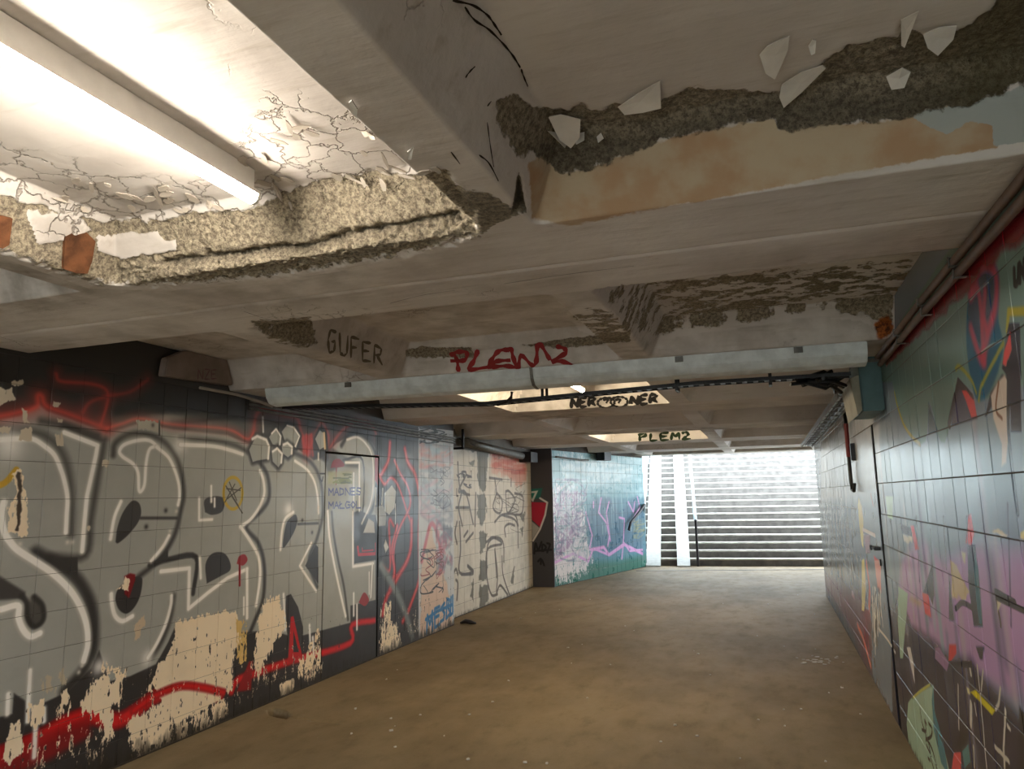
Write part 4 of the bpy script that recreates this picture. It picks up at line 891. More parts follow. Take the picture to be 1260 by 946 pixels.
vL = [0.012] + [.165 + ROW * k for k in range(11)] + [2.45]; vR = [.012] + [1.88 - ROW * 8 + ROW * k for k in range(11)] + [2.45]
w = wall('wall_left', (XL - .30, 1.2, 0), (XL - .004, 8.83, 2.74), M['grout'], 'near left tiled wall covered in big grey and black letters')
LD = (5.86, 6.87, 2.0775)
tiles(w, M['wall_left'], (XL, 0), (0, 1), (1, 0), 1.2, 8.83, vL, .21, 4.31, lambda u, v: LD[0] < u < LD[1] and v < LD[2], gap=.0022, cuts=LD[:2])
one('upper_band', lambda m: m.box((XL - .012, 1.2, 2.452), (XL - .001, 8.83, 2.74)), M['wall_left'], w)
d = empty('door_1', (XL, (LD[0] + LD[1]) / 2, 0)); tag(d, 'steel door painted over with the last big letter on the left wall', 'door', kind='structure')
part_at(one('door_leaf', lambda m: m.box((XL - .004, LD[0] + .012, .02), (XL + .002, LD[1] - .028, LD[2] - .02)), M['wall_left']), d)
part_at(one('door_gap', lambda m: (m.box((XL - .0038, LD[1] - .028, .015), (XL - .002, LD[1] - .001, LD[2])), m.box((XL - .0038, LD[0], LD[2] - .02), (XL - .002, LD[1], LD[2] - .001))), M['gap_black']), d)
w = wall('wall_left_recess', (XL2 - .3, 8.60, 0), (XL2 - .004, 12.80, 2.74), M['grout'], 'stained white tiled wall with brown scribbles, set back beyond the big letters')
tiles(w, M['wall_stained'], (XL2, 0), (0, 1), (1, 0), 8.84, 12.78, [.012] + vL[1:-2] + [2.31], .21, 9.0)
one('upper_band', lambda m: m.box((XL2 - .012, 8.84, 2.312), (XL2 - .002, 12.78, 2.74)), M['wall_plain'], w)
w = wall('wall_left_jog', (-4.4, JY, 0), (TQ0[0] + .01, JY + .2, 2.74), M['wall_jog'], 'narrow dark grey wall with a red and green emblem')
tb = MB(); tb.box((0, -.3, 0), (TQL + .02, -.004, 2.74), (np.array([*TQD, 0]), np.array([*TQN, 0]), np.array([0, 0, 1.])), (TQ0[0], TQ0[1], 0))
w = tb.build('wall_left_far', M['grout']); tag(w, 'turquoise tiled wall with pink lettering leading to the stairs', 'wall', kind='structure')
tiles(w, M['wall_turquoise'], TQ0, TQD, TQN, .01, TQL, vL[:-1] + [2.46], .21, .1)
RD = (5.80, 7.06, 2.0925)
w = wall('wall_right', (XR + .004, 1.2, 0), (XR + .3, 7.08, 2.74), M['grout'], 'near right tiled wall with purple and teal graffiti')
tiles(w, M['wall_right'], (XR, 0), (0, 1), (-1, 0), 1.2, 7.08, vR, .2, 2.73, lambda u, v: RD[0] - .05 < u < RD[1] and v < RD[2], cuts=(RD[0] - .05, RD[1]))
one('upper_band', lambda m: m.box((XR + .001, 1.2, 2.452), (XR + .012, 7.08, 2.74)), M['wall_right'], w)
w = wall('wall_right_far', (XR + .004, 7.08, 0), (XR + .3, 12.6, 2.74), M['grout'], 'far right tiled wall with red lower edge, between steel door and stairs')
tiles(w, M['wall_right'], (XR, 0), (0, 1), (-1, 0), 7.08, 12.6, vR, .21, 7.29)
one('upper_band', lambda m: m.box((XR + .001, 7.08, 2.452), (XR + .012, 12.6, 2.74)), M['wall_right'], w)
one('wall_end', lambda m: m.box((XR + .002, 12.6, 0), (XR + .3, 12.615, 2.74)), M['wall_plain'], w)
d = empty('door_2', (XR, 6.4, 0)); tag(d, 'smooth steel door painted over on the right wall, beside a black gap', 'door', kind='structure')
leaf = part_at(one('door_leaf', lambda m: m.box((XR - .004, RD[0] + .03, .02), (XR + .004, RD[1], RD[2] - .01)), M['wall_right']), d)
part_at(one('door_gap', lambda m: m.box((XR + .001, RD[0] - .05, .01), (XR + .0038, RD[0] + .03, RD[2])), M['gap_black']), d)
hp_ = onX(1084, 675, XR)
part_at(one('latch', lambda m: (m.box((XR - .05, hp_[1] - .02, hp_[2] - .012), (XR - .002, hp_[1] + .13, hp_[2] + .012)), m.box((XR - .06, hp_[1] + .10, hp_[2] - .02), (XR - .045, hp_[1] + .14, hp_[2] + .02))), M['black_metal'], None, .004), d).parent = leaf
part_at(one('lock', lambda m: m.tube([(XR - .012, hp_[1] + .04, hp_[2] - .1), (XR + .001, hp_[1] + .04, hp_[2] - .1)], .025, 10), M['black_metal']), d).parent = leaf

# --- parts of the passage behind the photographer and beside the stairs
wall('wall_left_rear', (XL - .30, -13.2, 0), (XL - .006, 1.2, 2.74), M['wall_plain'], 'plain rear stretch of the left wall')
wall('wall_right_rear', (XR + .006, -13.2, 0), (XR + .3, 1.2, 2.74), M['wall_plain'], 'plain rear stretch of the right wall')
rear = empty('stairs_rear', (-1.6, -4.0, 0)); tag(rear, 'stairs up to the street behind the camera', 'stairs', kind='structure')
for n in range(1, 21):
    part_at(one('step', lambda m: m.box((XL, -4.0 - n * .33 - .05, (n - 1) * .16 - .02), (XR, -4.0 - (n - 1) * .33, n * .16)), M['stair']), rear)
lt = one('trim_2', lambda m: m.box((-4.5, -2.6, 2.46), (1.3, -2.33, 3.0)), M['plaster'], None, .01); tag(lt, 'concrete lintel over the entrance behind the camera', 'lintel', kind='structure')
wall('wall_right_niche', (XR + .3, 12.3, 0), (4.4, 12.6, 2.74), M['wall_plain'], 'wall where the passage widens to the right before the stairs')
wall('wall_right_hall', (4.4, 12.3, 0), (4.7, 16.35, 3.0), M['wall_plain'], 'side wall right of the stairs')
lt = one('trim_1', lambda m: (m.box((-4.5, 16.35, 2.495), (4.7, 16.9, 2.9)), m.box((-4.5, 16.9, 2.60), (4.7, 18.1, 2.9))), M['plaster'], None, .01); tag(lt, 'concrete lintel over the foot of the stairs, with an added unseen overhang shading the lower risers', 'lintel', kind='structure')  # second box is an unseen overhang, added to keep skylight off the lower risers

# --- stairs
RH, RD_ = .16, .33; NS = 22
SA = np.array([*ST_A, 0.]); SU = np.array([*ST_U, 0.]); UP = np.array([0, 0, 1.]); SO = np.array([*ST_O, 0.])
def sa(px, py, z=0.): p = onZ(px, py, z); return float((p - SO) @ SA)
AL = -1.74
stairs = empty('stairs', tuple(SO)); tag(stairs, 'concrete stairs rising to daylight at the end of the underpass', 'stairs', kind='structure')
for n in range(1, NS + 1):
    b0 = (n - 1) * RD_
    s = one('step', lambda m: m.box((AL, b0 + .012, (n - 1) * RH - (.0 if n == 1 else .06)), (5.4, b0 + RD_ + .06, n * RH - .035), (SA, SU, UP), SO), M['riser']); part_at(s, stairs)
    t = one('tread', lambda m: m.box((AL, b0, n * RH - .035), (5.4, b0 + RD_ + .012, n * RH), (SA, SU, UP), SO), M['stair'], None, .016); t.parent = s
def ramp(px0, px1):
    a0, a1 = sa(px0, 697.5), sa(px1, 697.2)
    zf = lambda b: (b + RD_) * RH / RD_ + .025
    m = MB(); pr = [(-.32, .0), (-.30, zf(-.32) + .005), (NS * RD_ - .3, zf(NS * RD_ - .3)), (NS * RD_ - .3, zf(NS * RD_ - .3) - .10), (-.1, .0)]
    m.prism([SO + SU * b + UP * z for b, z in pr], SA * a0, SA * a1)
    return part_at(m.build('ramp', M['ramp']), stairs)
ramp(795, 813); ramp(833.5, 849.5)
def stair_pt(a, b, h=0.): return SO + SA * a + SU * b + UP * ((b + RD_) * RH / RD_ * (1 if b > -RD_ else 0) + h)
# handrail beside the second ramp
hr = empty('handrail', tuple(stair_pt(-.40, -.05, 0) * np.array([1, 1, 0]))); tag(hr, 'handrail with dark foot post beside the right stroller ramp on the stairs', 'handrail', 'stair handrails')
aR = -.42
part_at(one('foot_post', lambda m: m.tube([SO + SA * aR + SU * -.06, SO + SA * aR + SU * -.06 + UP * 1.02], .03, 8), M['rail_dark']), hr)
part_at(one('rail', lambda m: m.tube([stair_pt(aR, -.06, .88), stair_pt(aR, .1, .9), stair_pt(aR, NS * RD_ - .3, .9)], .035, 8), M['rail_light']), hr)
for b in (2.0, 4.0, 6.0): part_at(one('post', lambda m: m.tube([stair_pt(aR, b, -.15), stair_pt(aR, b, .9)], .022, 8), M['rail_light']), hr)
# handrails at the end of the turquoise wall
hl = empty('handrail', tuple(SO + SA * -1.66)); tag(hl, 'pale handrail along the left stair wall with a dark bent lower end', 'handrail', 'stair handrails')
def onT(px, py, off): return onPlane(px, py, (TQ0[0] + TQN[0] * off, TQ0[1] + TQN[1] * off, 0), np.array([*TQN, 0.]))
p0, p1, p2, p3 = onT(774, 652, .08), onT(776, 643, .08), onT(786, 631, .08), onT(793, 621, .08)
part_at(one('lower_rail', lambda m: m.tube([p0, p1, p2, p3], .03, 8), M['rail_dark']), hl)
part_at(one('rail', lambda m: m.tube([p3, stair_pt(-1.62, .25, 1.05), stair_pt(-1.62, NS * RD_ - .3, .95)], .03, 8), M['rail_light']), hl)
part_at(one('rail', lambda m: m.tube([p3 + UP * -.02, stair_pt(-1.60, .25, .70), stair_pt(-1.60, NS * RD_ - .3, .6)], .025, 8), M['rail_light']), hl)
for b in (1.2, 3.2, 5.2): part_at(one('post', lambda m: m.tube([stair_pt(-1.62, b, -.15), stair_pt(-1.62, b, .95)], .02, 8), M['rail_light']), hl)
m = MB(); m.box((AL - .3, -.35, 0), (AL, NS * RD_ + 1, 3.55), (SA, SU, UP), SO); w = m.build('wall_stair_left', M['ramp']); tag(w, 'pale wall along the left side of the stairs', 'wall', kind='structure')
m = MB(); m.box((AL - .3, NS * RD_ - .01, 3.0), (6.5, NS * RD_ + 6, NS * RH), (SA, SU, UP), SO); w = m.build('street_pavement', M['stair']); tag(w, 'street pavement at the head of the stairs', 'pavement', kind='structure')

# ================================================================== LAMPS
def half_tube(m, x, z, r, y0, y1, n=12, squash=1.):
    k = len(m.v)
    pr = [(x + r * math.cos(math.pi + math.pi * i / n), z + squash * r * math.sin(math.pi + math.pi * i / n)) for i in range(n + 1)]
    m.prism([(a, 0, b) for a, b in pr], (0, y0, 0), (0, y1, 0))
def batten(x, y0, y1, label, glow='diffuser'):
    o = empty('batten_lamp', (x, (y0 + y1) / 2, ZB + DEP)); tag(o, label, 'lamp', 'ceiling batten lamps')
    part_at(one('lamp_body', lambda m: (m.box((x - .027, y0, 2.6152), (x + .027, y1, 2.628)), m.box((x - .016, y0 + .02, 2.628), (x + .014, y1 - .02, ZB + DEP - .003))), M['lamp_body']), o)
    part_at(one('diffuser', lambda m: half_tube(m, x, 2.615, .025, y0 + .012, y1 - .012, 14, 1.15), M[glow], None, 0, True), o)
    for a, b in ((y0, y0 + .012), (y1 - .012, y1)): part_at(one('end_cap', lambda m: half_tube(m, x, 2.615, .026, a, b, 10, 1.15), M['lamp_body']), o)
batten(-1.537, .55, 1.85, 'glowing white batten lamp in the near ceiling coffer')
batten(-1.60, 5.32, 6.60, 'lit lamp in the coffer lettered in black, behind the steel beam', 'diffuser_bright')
batten(-1.60, 10.15, 11.4, 'lit lamp hidden in the coffer with dark green lettering', 'diffuser_bright')

# ================================================================== STEEL BEAM, TRAYS, PIPES, BOXES
sb = empty('steel_beam', (-1.5, 4.62, 2.36)); tag(sb, 'long grey painted steel beam spanning the passage under the red lettering', 'beam')
pr = [(0, 4.555, 2.483), (0, 4.575, 2.405), (0, 4.61, 2.365), (0, 4.70, 2.350), (0, 4.74, 2.40), (0, 4.74, 2.483)]
for a, b in ((-3.62, -1.462), (-1.450, .60)):
    m = MB(); m.prism(pr, (a, 0, 0), (b, 0, 0)); part_at(m.build('beam_segment', M['steel'], None, .006), sb)
m = MB(); m.prism([(0, y - .003 if y < 4.6 else y, z - .002) for _, y, z in pr], (-1.466, 0, 0), (-1.446, 0, 0)); part_at(m.build('joint_plate', M['grey_metal']), sb)
for xx in (-2.9, -.5, .2): part_at(one('rivet_plate', lambda m: m.box((xx, 4.549, 2.44), (xx + .05, 4.562, 2.475)), M['grey_metal']), sb)
def ladder(name, a, b, wdir, wid, h, label, mat, step=.11, r=.008):
    a = np.array(a); b = np.array(b); L_ = np.linalg.norm(b - a); dr = (b - a) / L_; wdir = np.array(wdir, float)
    o = empty(name, tuple((a + b) / 2)); tag(o, label, 'cable tray')
    for s in (-.5, .5):
        part_at(one('side_rail', lambda m: m.box((0, -.004, -h / 2), (L_, .004, h / 2), (dr, wdir, UP), a + wdir * wid * s), mat), o)
    def rg(m):
        for i in range(int(L_ / step)): m.box((i * step, -wid / 2, -.012), (i * step + .018, wid / 2, -.002), (dr, wdir, UP), a)
    part_at(one('rung_set', rg, mat), o)['kind'] = 'stuff'
    return o, a, b, dr
tp = [onY(352, 502, 4.98), onY(600, 497, 4.98), onY(860, 472, 4.98), onY(1046, 461, 4.98)]
o = empty('cable_tray', tuple(tp[1])); tag(o, 'dark slotted cable tray running behind the steel beam', 'cable tray')
for a, b in zip(tp[:-1], tp[1:]):
    L_ = np.linalg.norm(b - a); dr = (b - a) / L_; wd = np.array([0, 1., 0])
    for s in (-.05, .05): part_at(one('side_rail', lambda m: m.box((0, -.003, -.012), (L_, .003, .012), (dr, wd, UP), a + wd * s), M['black_metal']), o)
    def rg(m):
        for i in range(int(L_ / .07)): m.box((i * .07, -.05, -.010), (i * .07 + .03, .05, -.004), (dr, wd, UP), a)
    part_at(one('rung_set', rg, M['black_metal']), o)['kind'] = 'stuff'
for s, r in ((-.03, .010), (.0, .012), (.035, .009)): part_at(one('cable', lambda m: m.tube([p + np.array([0, s, .006]) for p in tp], r, 6), M['black_metal']), o)
for X_ in (-1.5, -.55, .05): part_at(one('hanger', lambda m: (m.box((X_, 4.92, 2.31), (X_ + .02, 5.04, 2.315)), m.box((X_, 4.92, 2.31), (X_ + .02, 4.925, 2.48)), m.box((X_, 5.035, 2.31), (X_ + .02, 5.04, 2.48))), M['black_metal']), o)
for _ in range(12): part_at(one('cable', lambda m: m.tube([(.18 + .2 * random.random(), 4.93 + .1 * random.random(), 2.30 + .08 * random.random()), (.36 + .1 * random.random(), 5.0 + .08 * random.random(), 2.27 + .12 * random.random()), (.46 + .07 * random.random(), 5.05 + .3 * random.random(), 2.25 + .14 * random.random())], .013, 6), M['black_metal']), o)
part_at(one('loose_cable', lambda m: m.tube([onY(630, 482, 4.9), onY(629, 489, 4.9), onY(624, 494, 4.92), onY(612, 498, 4.95)], .012, 6), M['black_metal']), o)
o, a, b, dr = ladder('cable_tray', (.60, 5.76, 2.32), (.56, 11.2, 2.27), (1, 0, 0), .14, .05, 'cable tray running along the top of the right wall towards the stairs', M['grey_metal'], .35)
for s, r in ((-.05, .014), (-.015, .010), (.02, .016), (.05, .012)): part_at(one('cable', lambda m: m.tube([a + np.array([s, 0, .005]), (a + b) / 2 + np.array([s + .01, 0, .004]), b + np.array([s, 0, .005])], r, 6), random.choice([M['grey_metal'], M['black_metal'], M['rail_light']])), o)
# conduits on the right wall
for zz, xx, lab in ((2.452, .705, 'upper of the two brown conduits along the top of the right wall'), (2.408, .716, 'lower of the two brown conduits along the top of the right wall')):
    o = empty('conduit', (xx, 3.0, zz)); tag(o, lab, 'pipe', 'right wall conduits')
    part_at(one('pipe', lambda m: m.tube([(xx, y, zz + .004 * math.sin(y * 2.2)) for y in lin(.2, 4.98, 24)], .0155, 10), M['conduit'], None, 0, True), o)
    for q in ((1187, 322), (1145, 375), (1113, 412)):
        yy = onX(*q, XR)[1]
        part_at(one('clip', lambda m: (m.box((xx - .019, yy - .01, zz - .02), (XR, yy + .01, zz - .016)), m.box((xx - .019, yy - .01, zz + .014), (XR, yy + .01, zz + .018)), m.box((xx - .019, yy - .01, zz - .02), (xx - .016, yy + .01, zz + .018))), M['grey_metal']), o)
# teal box
o = empty('junction_box', (.66, 5.3, 2.12)); tag(o, 'teal painted box with a beige flap high on the right wall', 'junction box')
part_at(one('box_body', lambda m: m.box((.605, 5.10, 2.125), (XR - .002, 5.70, 2.478)), M['teal_box'], None, .008), o)
m = MB(); m.prism([(.545, 0, 2.34), (.60, 0, 2.36), (.603, 0, 2.13), (.575, 0, 2.10)], (0, 5.08, 0), (0, 5.68, 0)); part_at(m.build('flap', M['beige_box']), o)
part_at(one('lid_rim', lambda m: m.box((.600, 5.094, 2.44), (XR - .002, 5.104, 2.462)), M['grey_metal']), o)
# red and black pipe by the door
q0, q1 = onX(1047, 518, .70), onX(1051, 598, .70)
o = empty('drop_pipe', (.70, q0[1], q1[2])); tag(o, 'thin red and black pipe hanging down beside the painted steel door', 'pipe')
part_at(one('pipe', lambda m: m.tube([(.70, 7.12, 2.40), (.70, 7.12, q1[2] + .03), (.70, 7.08, q1[2] - .03), (.705, 7.0, q1[2] - .04), (.71, 6.96, q1[2] + .02)], .016, 8), M['black_metal'], None, 0, True), o)
part_at(one('red_sleeve', lambda m: m.tube([(.70, 7.12, 2.22), (.70, 7.12, 1.92)], .019, 8), M['red_paint']), o)
part_at(one('switch', lambda m: m.box((.70, 6.92, 1.88), (XR - .001, 6.98, 2.03)), M['black_metal'], None, .004), o)
# left: conduits, cover box, duct
for i, (zz, xx) in enumerate(((2.425, -3.905), (2.395, -3.91), (2.36, -3.905))):
    o = one('conduit', lambda m: m.tube([(xx, y, zz - .010 * (y - 5) * .5) for y in lin(4.75, 8.82, 14)], .012, 8), M['grey_metal'], None, 0, True)
    tag(o, ('top', 'middle', 'bottom')[i] + ' thin grey conduit along the top of the left wall', 'pipe', 'left wall conduits')
o = empty('cover_box', (-3.8, 4.2, 2.48)); tag(o, 'plastered cover box with a faint tag at the top of the left wall', 'box')
bx = [onX(*q, -3.86) for q in ((203, 462), (207, 440), (230, 431), (280, 443), (287, 474))]
m = MB(); m.prism([p for p in bx], (0, 0, 0), (-.068, 0, 0)); part_at(m.build('box_body', M['plaster_dim'], None, .006), o)
def px_ribbon(name, strokes, width, mat, parent, locate, normal, curve=True):
    """paint strokes lying on a surface: strokes are traced points, locate gives their place on it"""
    mb = MB()
    segs = []
    for st in strokes: segs += [list(st)] if curve else [[a, b] for a, b in zip(st[:-1], st[1:])]
    for st in segs:
        S2 = catmull(st, 5) if curve and len(st) > 2 else np.array([np.array(st[0]) + (np.array(st[1]) - np.array(st[0])) * t for t in lin(0, 1, 5)]) if len(st) == 2 else np.array(st, float)
        P = [locate(*q) for q in S2]; k0 = len(mb.v)
        for i, p in enumerate(P):
            n = normal(p); t = P[min(i + 1, len(P) - 1)] - P[max(i - 1, 0)]; t = t / (np.linalg.norm(t) + 1e-9)
            s = np.cross(t, n); s /= np.linalg.norm(s) + 1e-9
            w_ = width * (.8 + .25 * math.sin(i * 1.3)) * (.7 if i in (0, len(P) - 1) else 1)
            mb.v += [tuple(p + n * .004 + s * w_ / 2), tuple(p + n * .004 - s * w_ / 2)]
        for i in range(len(P) - 1): a = k0 + 2 * i; mb.f.append((a, a + 1, a + 3, a + 2))
    me = bpy.data.meshes.new(name); me.from_pydata(mb.v, [], mb.f); me.update()
    return link(name, me, mat, parent)
GLY = {'N': [[(0, 0), (0.05, 1), (.9, 0), (1, 1)]], 'E': [[(1, 1), (0, .95), (0, 0), (1, .05)], [(0, .5), (.8, .55)]], 'R': [[(0, 0), (.05, 1), (.85, .9), (.8, .55), (.05, .45)], [(.3, .5), (1, 0)]],
       'P': [[(.05, 0), (0, .95)], [(-.2, .85), (.6, 1), (.9, .75), (.1, .5)]], 'L': [[(.1, 1), (0, 0), (.9, .08)]], 'M': [[(0, 0), (.1, 1), (.5, .35), (.9, 1), (1, 0)]], '2': [[(0, .8), (.4, 1), (.9, .8), (.6, .4), (0, 0), (1.1, .05)]],
       'G': [[(1, .95), (.3, 1), (0, .5), (.15, 0), (.75, .1), (.85, .55), (.4, .5)]], 'U': [[(0, 1), (.1, .1), (.5, 0), (.9, .15), (1, 1)]], 'F': [[(0, 0), (0, 1), (1, 1)], [(0, .5), (.7, .55)]], 'A': [[(0, 0), (.5, 1), (1, 0)], [(.2, .4), (.8, .4)]], 'Z': [[(0, 1), (1, 1), (0, 0), (1, 0)]],
       'O': [[(.5 + .5 * math.cos(a), .5 + .5 * math.sin(a)) for a in lin(0, 6.3, 12)]]}
def lettering(txt, x0, y0, x1, y1, h0, h1, wfrac=.78):
    """base line from (x0,y0) to (x1,y1), letter height from h0 to h1"""
    out = []; n = len(txt)
    for i, c in enumerate(txt):
        for st in GLY[c]:
            q = []
            for a, b in st:
                t = (i + a * wfrac) / (n - 1 + wfrac); q.append((x0 + (x1 - x0) * t, y0 + (y1 - y0) * t - b * (h0 + (h1 - h0) * t)))
            out.append(q)
    return out
px_ribbon('faint_tag', lettering('NZE', 243, 467, 266, 466, 13, 11), .012, M['ink_rose'], None, lambda x, y: onX(x, y, -3.859), lambda p: np.array([1., 0, 0]), False)
part_at(bpy.data.objects['faint_tag'], o)
tagk = lambda n, st, w_, mt, cv=True: px_ribbon(n, st, w_, mt, ceiling, hit_ceiling, ceil_normal, cv)
tagk('black_lettering', lettering('NER', 703, 502, 733, 499, 12, 11.5), .04, M['ink_black'], False)
tagk('black_lettering', [[(746 + 10.5 * math.cos(a), 495 + 6 * math.sin(a) - math.cos(a) * .5) for a in lin(0, 6.3, 12)], [(762 + 10.5 * math.cos(a), 494 + 6 * math.sin(a)) for a in lin(0, 6.3, 12)], [(742, 492), (748, 491), (746, 496)], [(757, 492), (763, 491), (761, 496)]], .03, M['ink_black'])
tagk('black_lettering', lettering('NER', 776, 499, 809, 495, 12, 11), .04, M['ink_black'], False)
tagk('green_lettering', lettering('PLEM2', 787, 543, 849, 540, 9.5, 9), .05, M['ink_green'], False)
tagk('olive_lettering', lettering('GUFER', 403, 433, 470, 449, 29, 22, .72), .022, M['ink_olive'], False)
RL = crop(440, 330, 3.5)
tagk('red_lettering', [RL((435, 445), (430, 400), (415, 365)), RL((398, 375), (430, 360), (470, 362), (460, 395), (400, 398)), RL((520, 350), (500, 400), (480, 435), (560, 425)), RL((650, 350), (610, 355), (580, 390), (565, 425), (600, 400), (660, 395)), RL((570, 425), (640, 420), (700, 430)),
                       RL((640, 355), (660, 345), (670, 380), (690, 430), (705, 375), (750, 415), (770, 400), (775, 335), (790, 330), (830, 395)), RL((855, 335), (890, 345), (895, 365), (840, 400), (880, 400), (945, 420))], .036, M['ink_red'])
tagk('crack', [[(555, 0), (580, 6), (598, 18), (606, 28), (616, 42)], [(570, 8), (582, 24), (600, 36), (618, 54), (630, 68), (639, 82)], [(640, 84), (643, 94), (648, 106)], [(571, 95), (576, 88), (583, 81)], [(598, 130), (603, 124)]], .006, M['crack'])
tagk('crack', [[(588, 190), (600, 200), (612, 222)], [(598, 150), (602, 180), (606, 205)], [(555, 185), (566, 200)]], .005, M['crack'])
tagk('crack', [[(300, 382), (330, 392), (360, 398)], [(480, 372), (520, 362), (560, 356)], [(620, 348), (700, 336), (780, 326)]], .004, M['crack'])
# duct on the stained wall
o = empty('wall_duct', (-4.05, 10.7, 2.25)); tag(o, 'pale duct along the top of the stained tiled wall', 'duct')
part_at(one('duct_body', lambda m: m.tube([onX(568, 543, -4.02), onX(605, 552, -4.02), onX(642, 561, -4.02)], .06, 10), M['grey_metal'], None, 0, True), o)
part_at(one('bracket', lambda m: (m.box((-4.125, 9.17, 2.28), (-3.93, 9.20, 2.31)), m.box((-3.96, 9.17, 2.28), (-3.93, 9.20, 2.56)), m.box((-4.125, 9.17, 2.28), (-4.10, 9.20, 2.56))), M['black_metal']), o)
part_at(one('brace', lambda m: m.tube([onX(566, 540, -4.0), onX(584, 548, -3.96)], .012, 6), M['black_metal']), o)
part_at(one('end_box', lambda m: m.box((-4.12, 12.1, 2.22), (-3.9, 12.5, 2.40)), M['black_metal'], None, .006), o)
o = one('cable', lambda m: m.tube([onX(335, 500, -3.87), onX(320, 494, -3.87), onX(290, 485, -3.87), onX(246, 477, -3.88)], .012, 6), M['plaster']); tag(o, 'painted cable running down from the cover box to the beam end', 'cable')
# black box on the turquoise wall
pc = onT(735, 561, .0); X3, N3 = np.array([*TQD, 0.]), np.array([*TQN, 0.])
o = empty('wall_speaker', tuple(pc)); tag(o, 'small black box high on the turquoise wall', 'speaker')
part_at(one('speaker_body', lambda m: m.box((-.16, .05, -.10), (.16, .24, .09), (X3, N3, UP), pc), M['black_metal'], None, .01), o)
part_at(one('speaker_bracket', lambda m: m.box((-.03, .0, -.02), (.03, .06, .02), (X3, N3, UP), pc), M['grey_metal']), o)
o = one('conduit', lambda m: m.tube([onT(684, 562, .04), onT(700, 564, .04), onT(716, 566, .04), onT(724, 566, .04)], .02, 6), M['grey_metal']); tag(o, 'thin conduit across the top of the turquoise wall to the black box', 'pipe')

# ================================================================== PEELING FLAKES AND RUST ON THE CEILING
def flake_poly(pts, hang, parent=ceiling):
    """a sheet of paint come loose: far edge still stuck, near edge curled down"""
    P = [hit_ceiling(*q) for q in pts]; n = ceil_normal(sum(P) / len(P)); ys = [q[1] for q in pts]; y0, y1 = min(ys), max(ys)
    off = [n * (.006 + hang * ((q[1] - y0) / (y1 - y0 + 1e-6)) ** 1.6) for q in pts]
    c = sum(P) / len(P) + n * (.006 + hang * .30)
    k = len(P); top = [p + o_ for p, o_ in zip(P, off)]; th = n * .0025
    v = [tuple(q) for q in top] + [tuple(c)] + [tuple(q + th) for q in top] + [tuple(c + th)]
    f = [(i, (i + 1) % k, k) for i in range(k)] + [((i + 1) % k + k + 1, i + k + 1, 2 * k + 1) for i in range(k)] + [(i, i + k + 1, (i + 1) % k + k + 1, (i + 1) % k) for i in range(k)]
    me = bpy.data.meshes.new('paint_flake'); me.from_pydata(v, [], f)
    bm = bmesh.new(); bm.from_mesh(me); bmesh.ops.recalc_face_normals(bm, faces=bm.faces); bm.to_mesh(me); bm.free()
    return link('paint_flake', me, M['flake'], parent)
for pts, h in (([(934, 60), (943, 52), (955, 47), (971, 41), (969, 55), (960, 70), (952, 81), (941, 76)], .03), ([(958, 108), (961, 97), (985, 85), (1012, 77), (1016, 80), (1000, 93), (985, 104), (963, 117)], .03), ([(675, 141), (690, 138), (714, 143), (713, 158), (702, 166), (688, 160)], .035),
               ([(671, 160), (682, 162), (688, 173), (682, 177)], .03), ([(760, 123), (785, 110), (812, 96), (813, 124), (790, 128), (768, 130)], .02), ([(1135, 36), (1155, 30), (1177, 28), (1172, 40), (1152, 51), (1140, 46)], .03), ([(994, 50), (1000, 45), (1004, 46), (1002, 54), (997, 55)], .02),
               ([(707, 165), (720, 162), (721, 172), (712, 177)], .03), ([(1108, 20), (1130, 10), (1112, 48), (1108, 46)], .015), ([(735, 168), (740, 163), (744, 170), (738, 175)], .02), ([(429, 122), (433, 119), (440, 128), (439, 136), (432, 131)], .012), ([(501, 182), (509, 177), (506, 188), (502, 188)], .01), ([(1090, 90), (1110, 80), (1120, 85), (1112, 100), (1096, 102)], .012)):
    flake_poly(pts, h)
rf = random.Random(5)
zoneA = CRACK_A
made = 0
while made < 46:
    x, y = rf.uniform(5, 545), rf.uniform(150, 262)
    if float(poly_sd(np.array([x]), np.array([y]), zoneA)[0]) < 4 or (abs((y - 65) - .5645 * x) < 26 and x < 320): continue
    L_, W_ = rf.uniform(10, 30), rf.uniform(1.5, 4); a = rf.choice([.25, .3, -.1, .4, 1.1]); ca, sn = math.cos(a), math.sin(a)
    k = rf.randint(6, 8); pts = []
    for i in range(k):
        t = 2 * math.pi * i / k; u, v = L_ / 2 * math.cos(t) * rf.uniform(.7, 1.1), W_ * math.sin(t) * rf.uniform(.6, 1.2); pts.append((x + u * ca - v * sn, y + u * sn + v * ca))
    flake_poly(pts, rf.uniform(.002, .009)).data.materials[0] = M['flake_aged']; made += 1
for pts in ([(79, 292), (88, 287), (92, 290), (106, 286), (116, 296), (112, 320), (106, 336), (92, 335), (77, 330)], [(-12, 262), (14, 268), (10, 300), (2, 305), (-12, 300)]):
    P = [hit_ceiling(*q) for q in pts]; n = ceil_normal(sum(P) / len(P)); k = len(P)
    me = bpy.data.meshes.new('rust_plate'); me.from_pydata([tuple(p + n * .008) for p in P] + [tuple(p - n * .01) for p in P], [], [tuple(range(k))] + [(i, i + k, (i + 1) % k + k, (i + 1) % k) for i in range(k)])
    me.update(); link('rust_plate', me, M['rust'], ceiling)['label'] = 'rusted steel plate showing through the broken plaster'

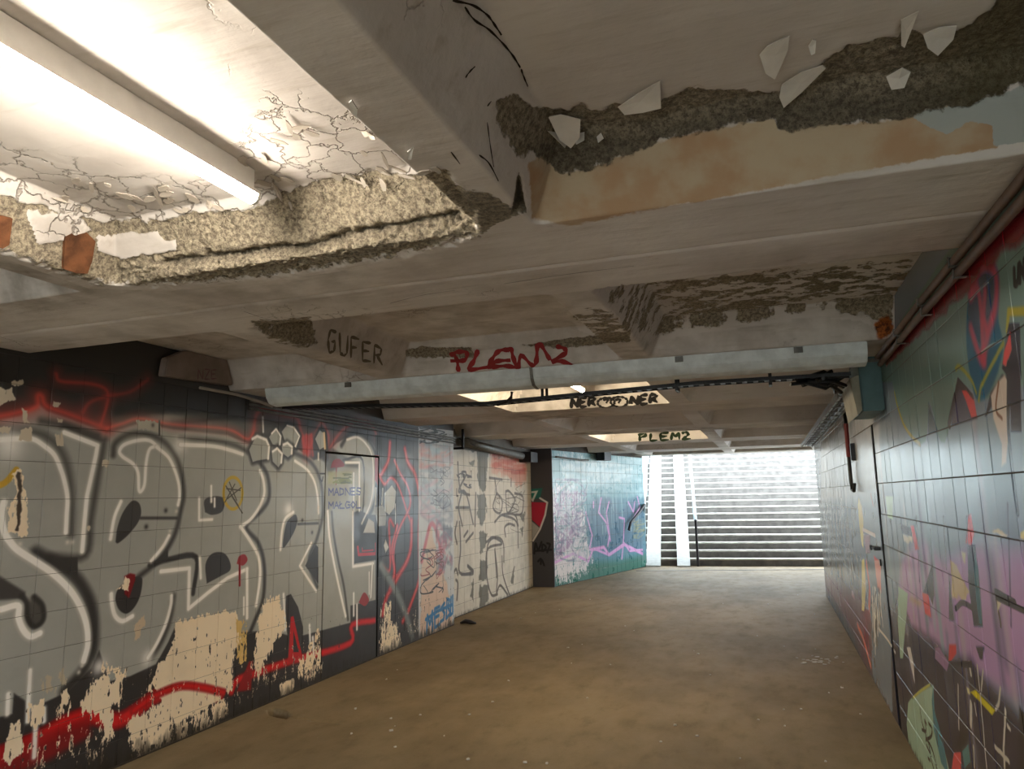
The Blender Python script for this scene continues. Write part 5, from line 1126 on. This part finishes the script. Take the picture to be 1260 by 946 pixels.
# ================================================================== LITTER
rl = random.Random(9)
for i in range(70):
    px, py = rl.uniform(420, 1060), rl.uniform(705, 940) ** 1.0
    p = onZ(px, py, .004)
    if not (XL + .15 < p[0] < XR - .15): continue
    r = rl.uniform(.006, .016); k = rl.randint(5, 7)
    ring = [(p[0] + r * rl.uniform(.5, 1.1) * math.cos(6.283 * j / k), p[1] + r * rl.uniform(.5, 1.1) * math.sin(6.283 * j / k)) for j in range(k)]
    v = [(a, b, .002) for a, b in ring] + [(a * .9 + p[0] * .1, b * .9 + p[1] * .1, .005 + r * rl.uniform(.1, .5)) for a, b in ring]
    me = bpy.data.meshes.new('litter_scrap'); me.from_pydata(v, [], [tuple(range(k))[::-1], tuple(range(k, 2 * k))] + [(j, (j + 1) % k, k + (j + 1) % k, k + j) for j in range(k)]); me.update()
    tag(link('litter_scrap', me, M['litter']), 'tiny pale scrap of litter lying on the brown floor', 'litter', 'litter scraps')
for (qx, qy), n in (((1012, 812), 26),):
    for i in range(n):
        p = onZ(qx + rl.gauss(0, 14), qy + rl.gauss(0, 3), .004); r = rl.uniform(.008, .03)
        if p[0] > XR - .05: continue
        k = 6; ring = [(p[0] + r * rl.uniform(.4, 1.1) * math.cos(6.283 * j / k), p[1] + r * rl.uniform(.4, 1.1) * math.sin(6.283 * j / k)) for j in range(k)]
        v = [(a, b, .002) for a, b in ring] + [(a * .9 + p[0] * .1, b * .9 + p[1] * .1, .006) for a, b in ring]
        me = bpy.data.meshes.new('plaster_chip'); me.from_pydata(v, [], [tuple(range(k))[::-1], tuple(range(k, 2 * k))] + [(j, (j + 1) % k, k + (j + 1) % k, k + j) for j in range(k)]); me.update()
        tag(link('plaster_chip', me, M['litter']), 'pale plaster chip in the scatter beside the right wall', 'debris', 'plaster chips by the right wall')
p = onZ(575, 768, .0); m = MB()
m.tube([p + np.array([-.10, 0, .012]), p + np.array([-.03, .02, .035]), p + np.array([.05, -.01, .03]), p + np.array([.11, .03, .012])], [.012, .03, .028, .01], 7)
tag(m.build('black_rag', M['rail_dark'], None, 0, True), 'crumpled black rag on the floor at the corner of the stained wall', 'rag')
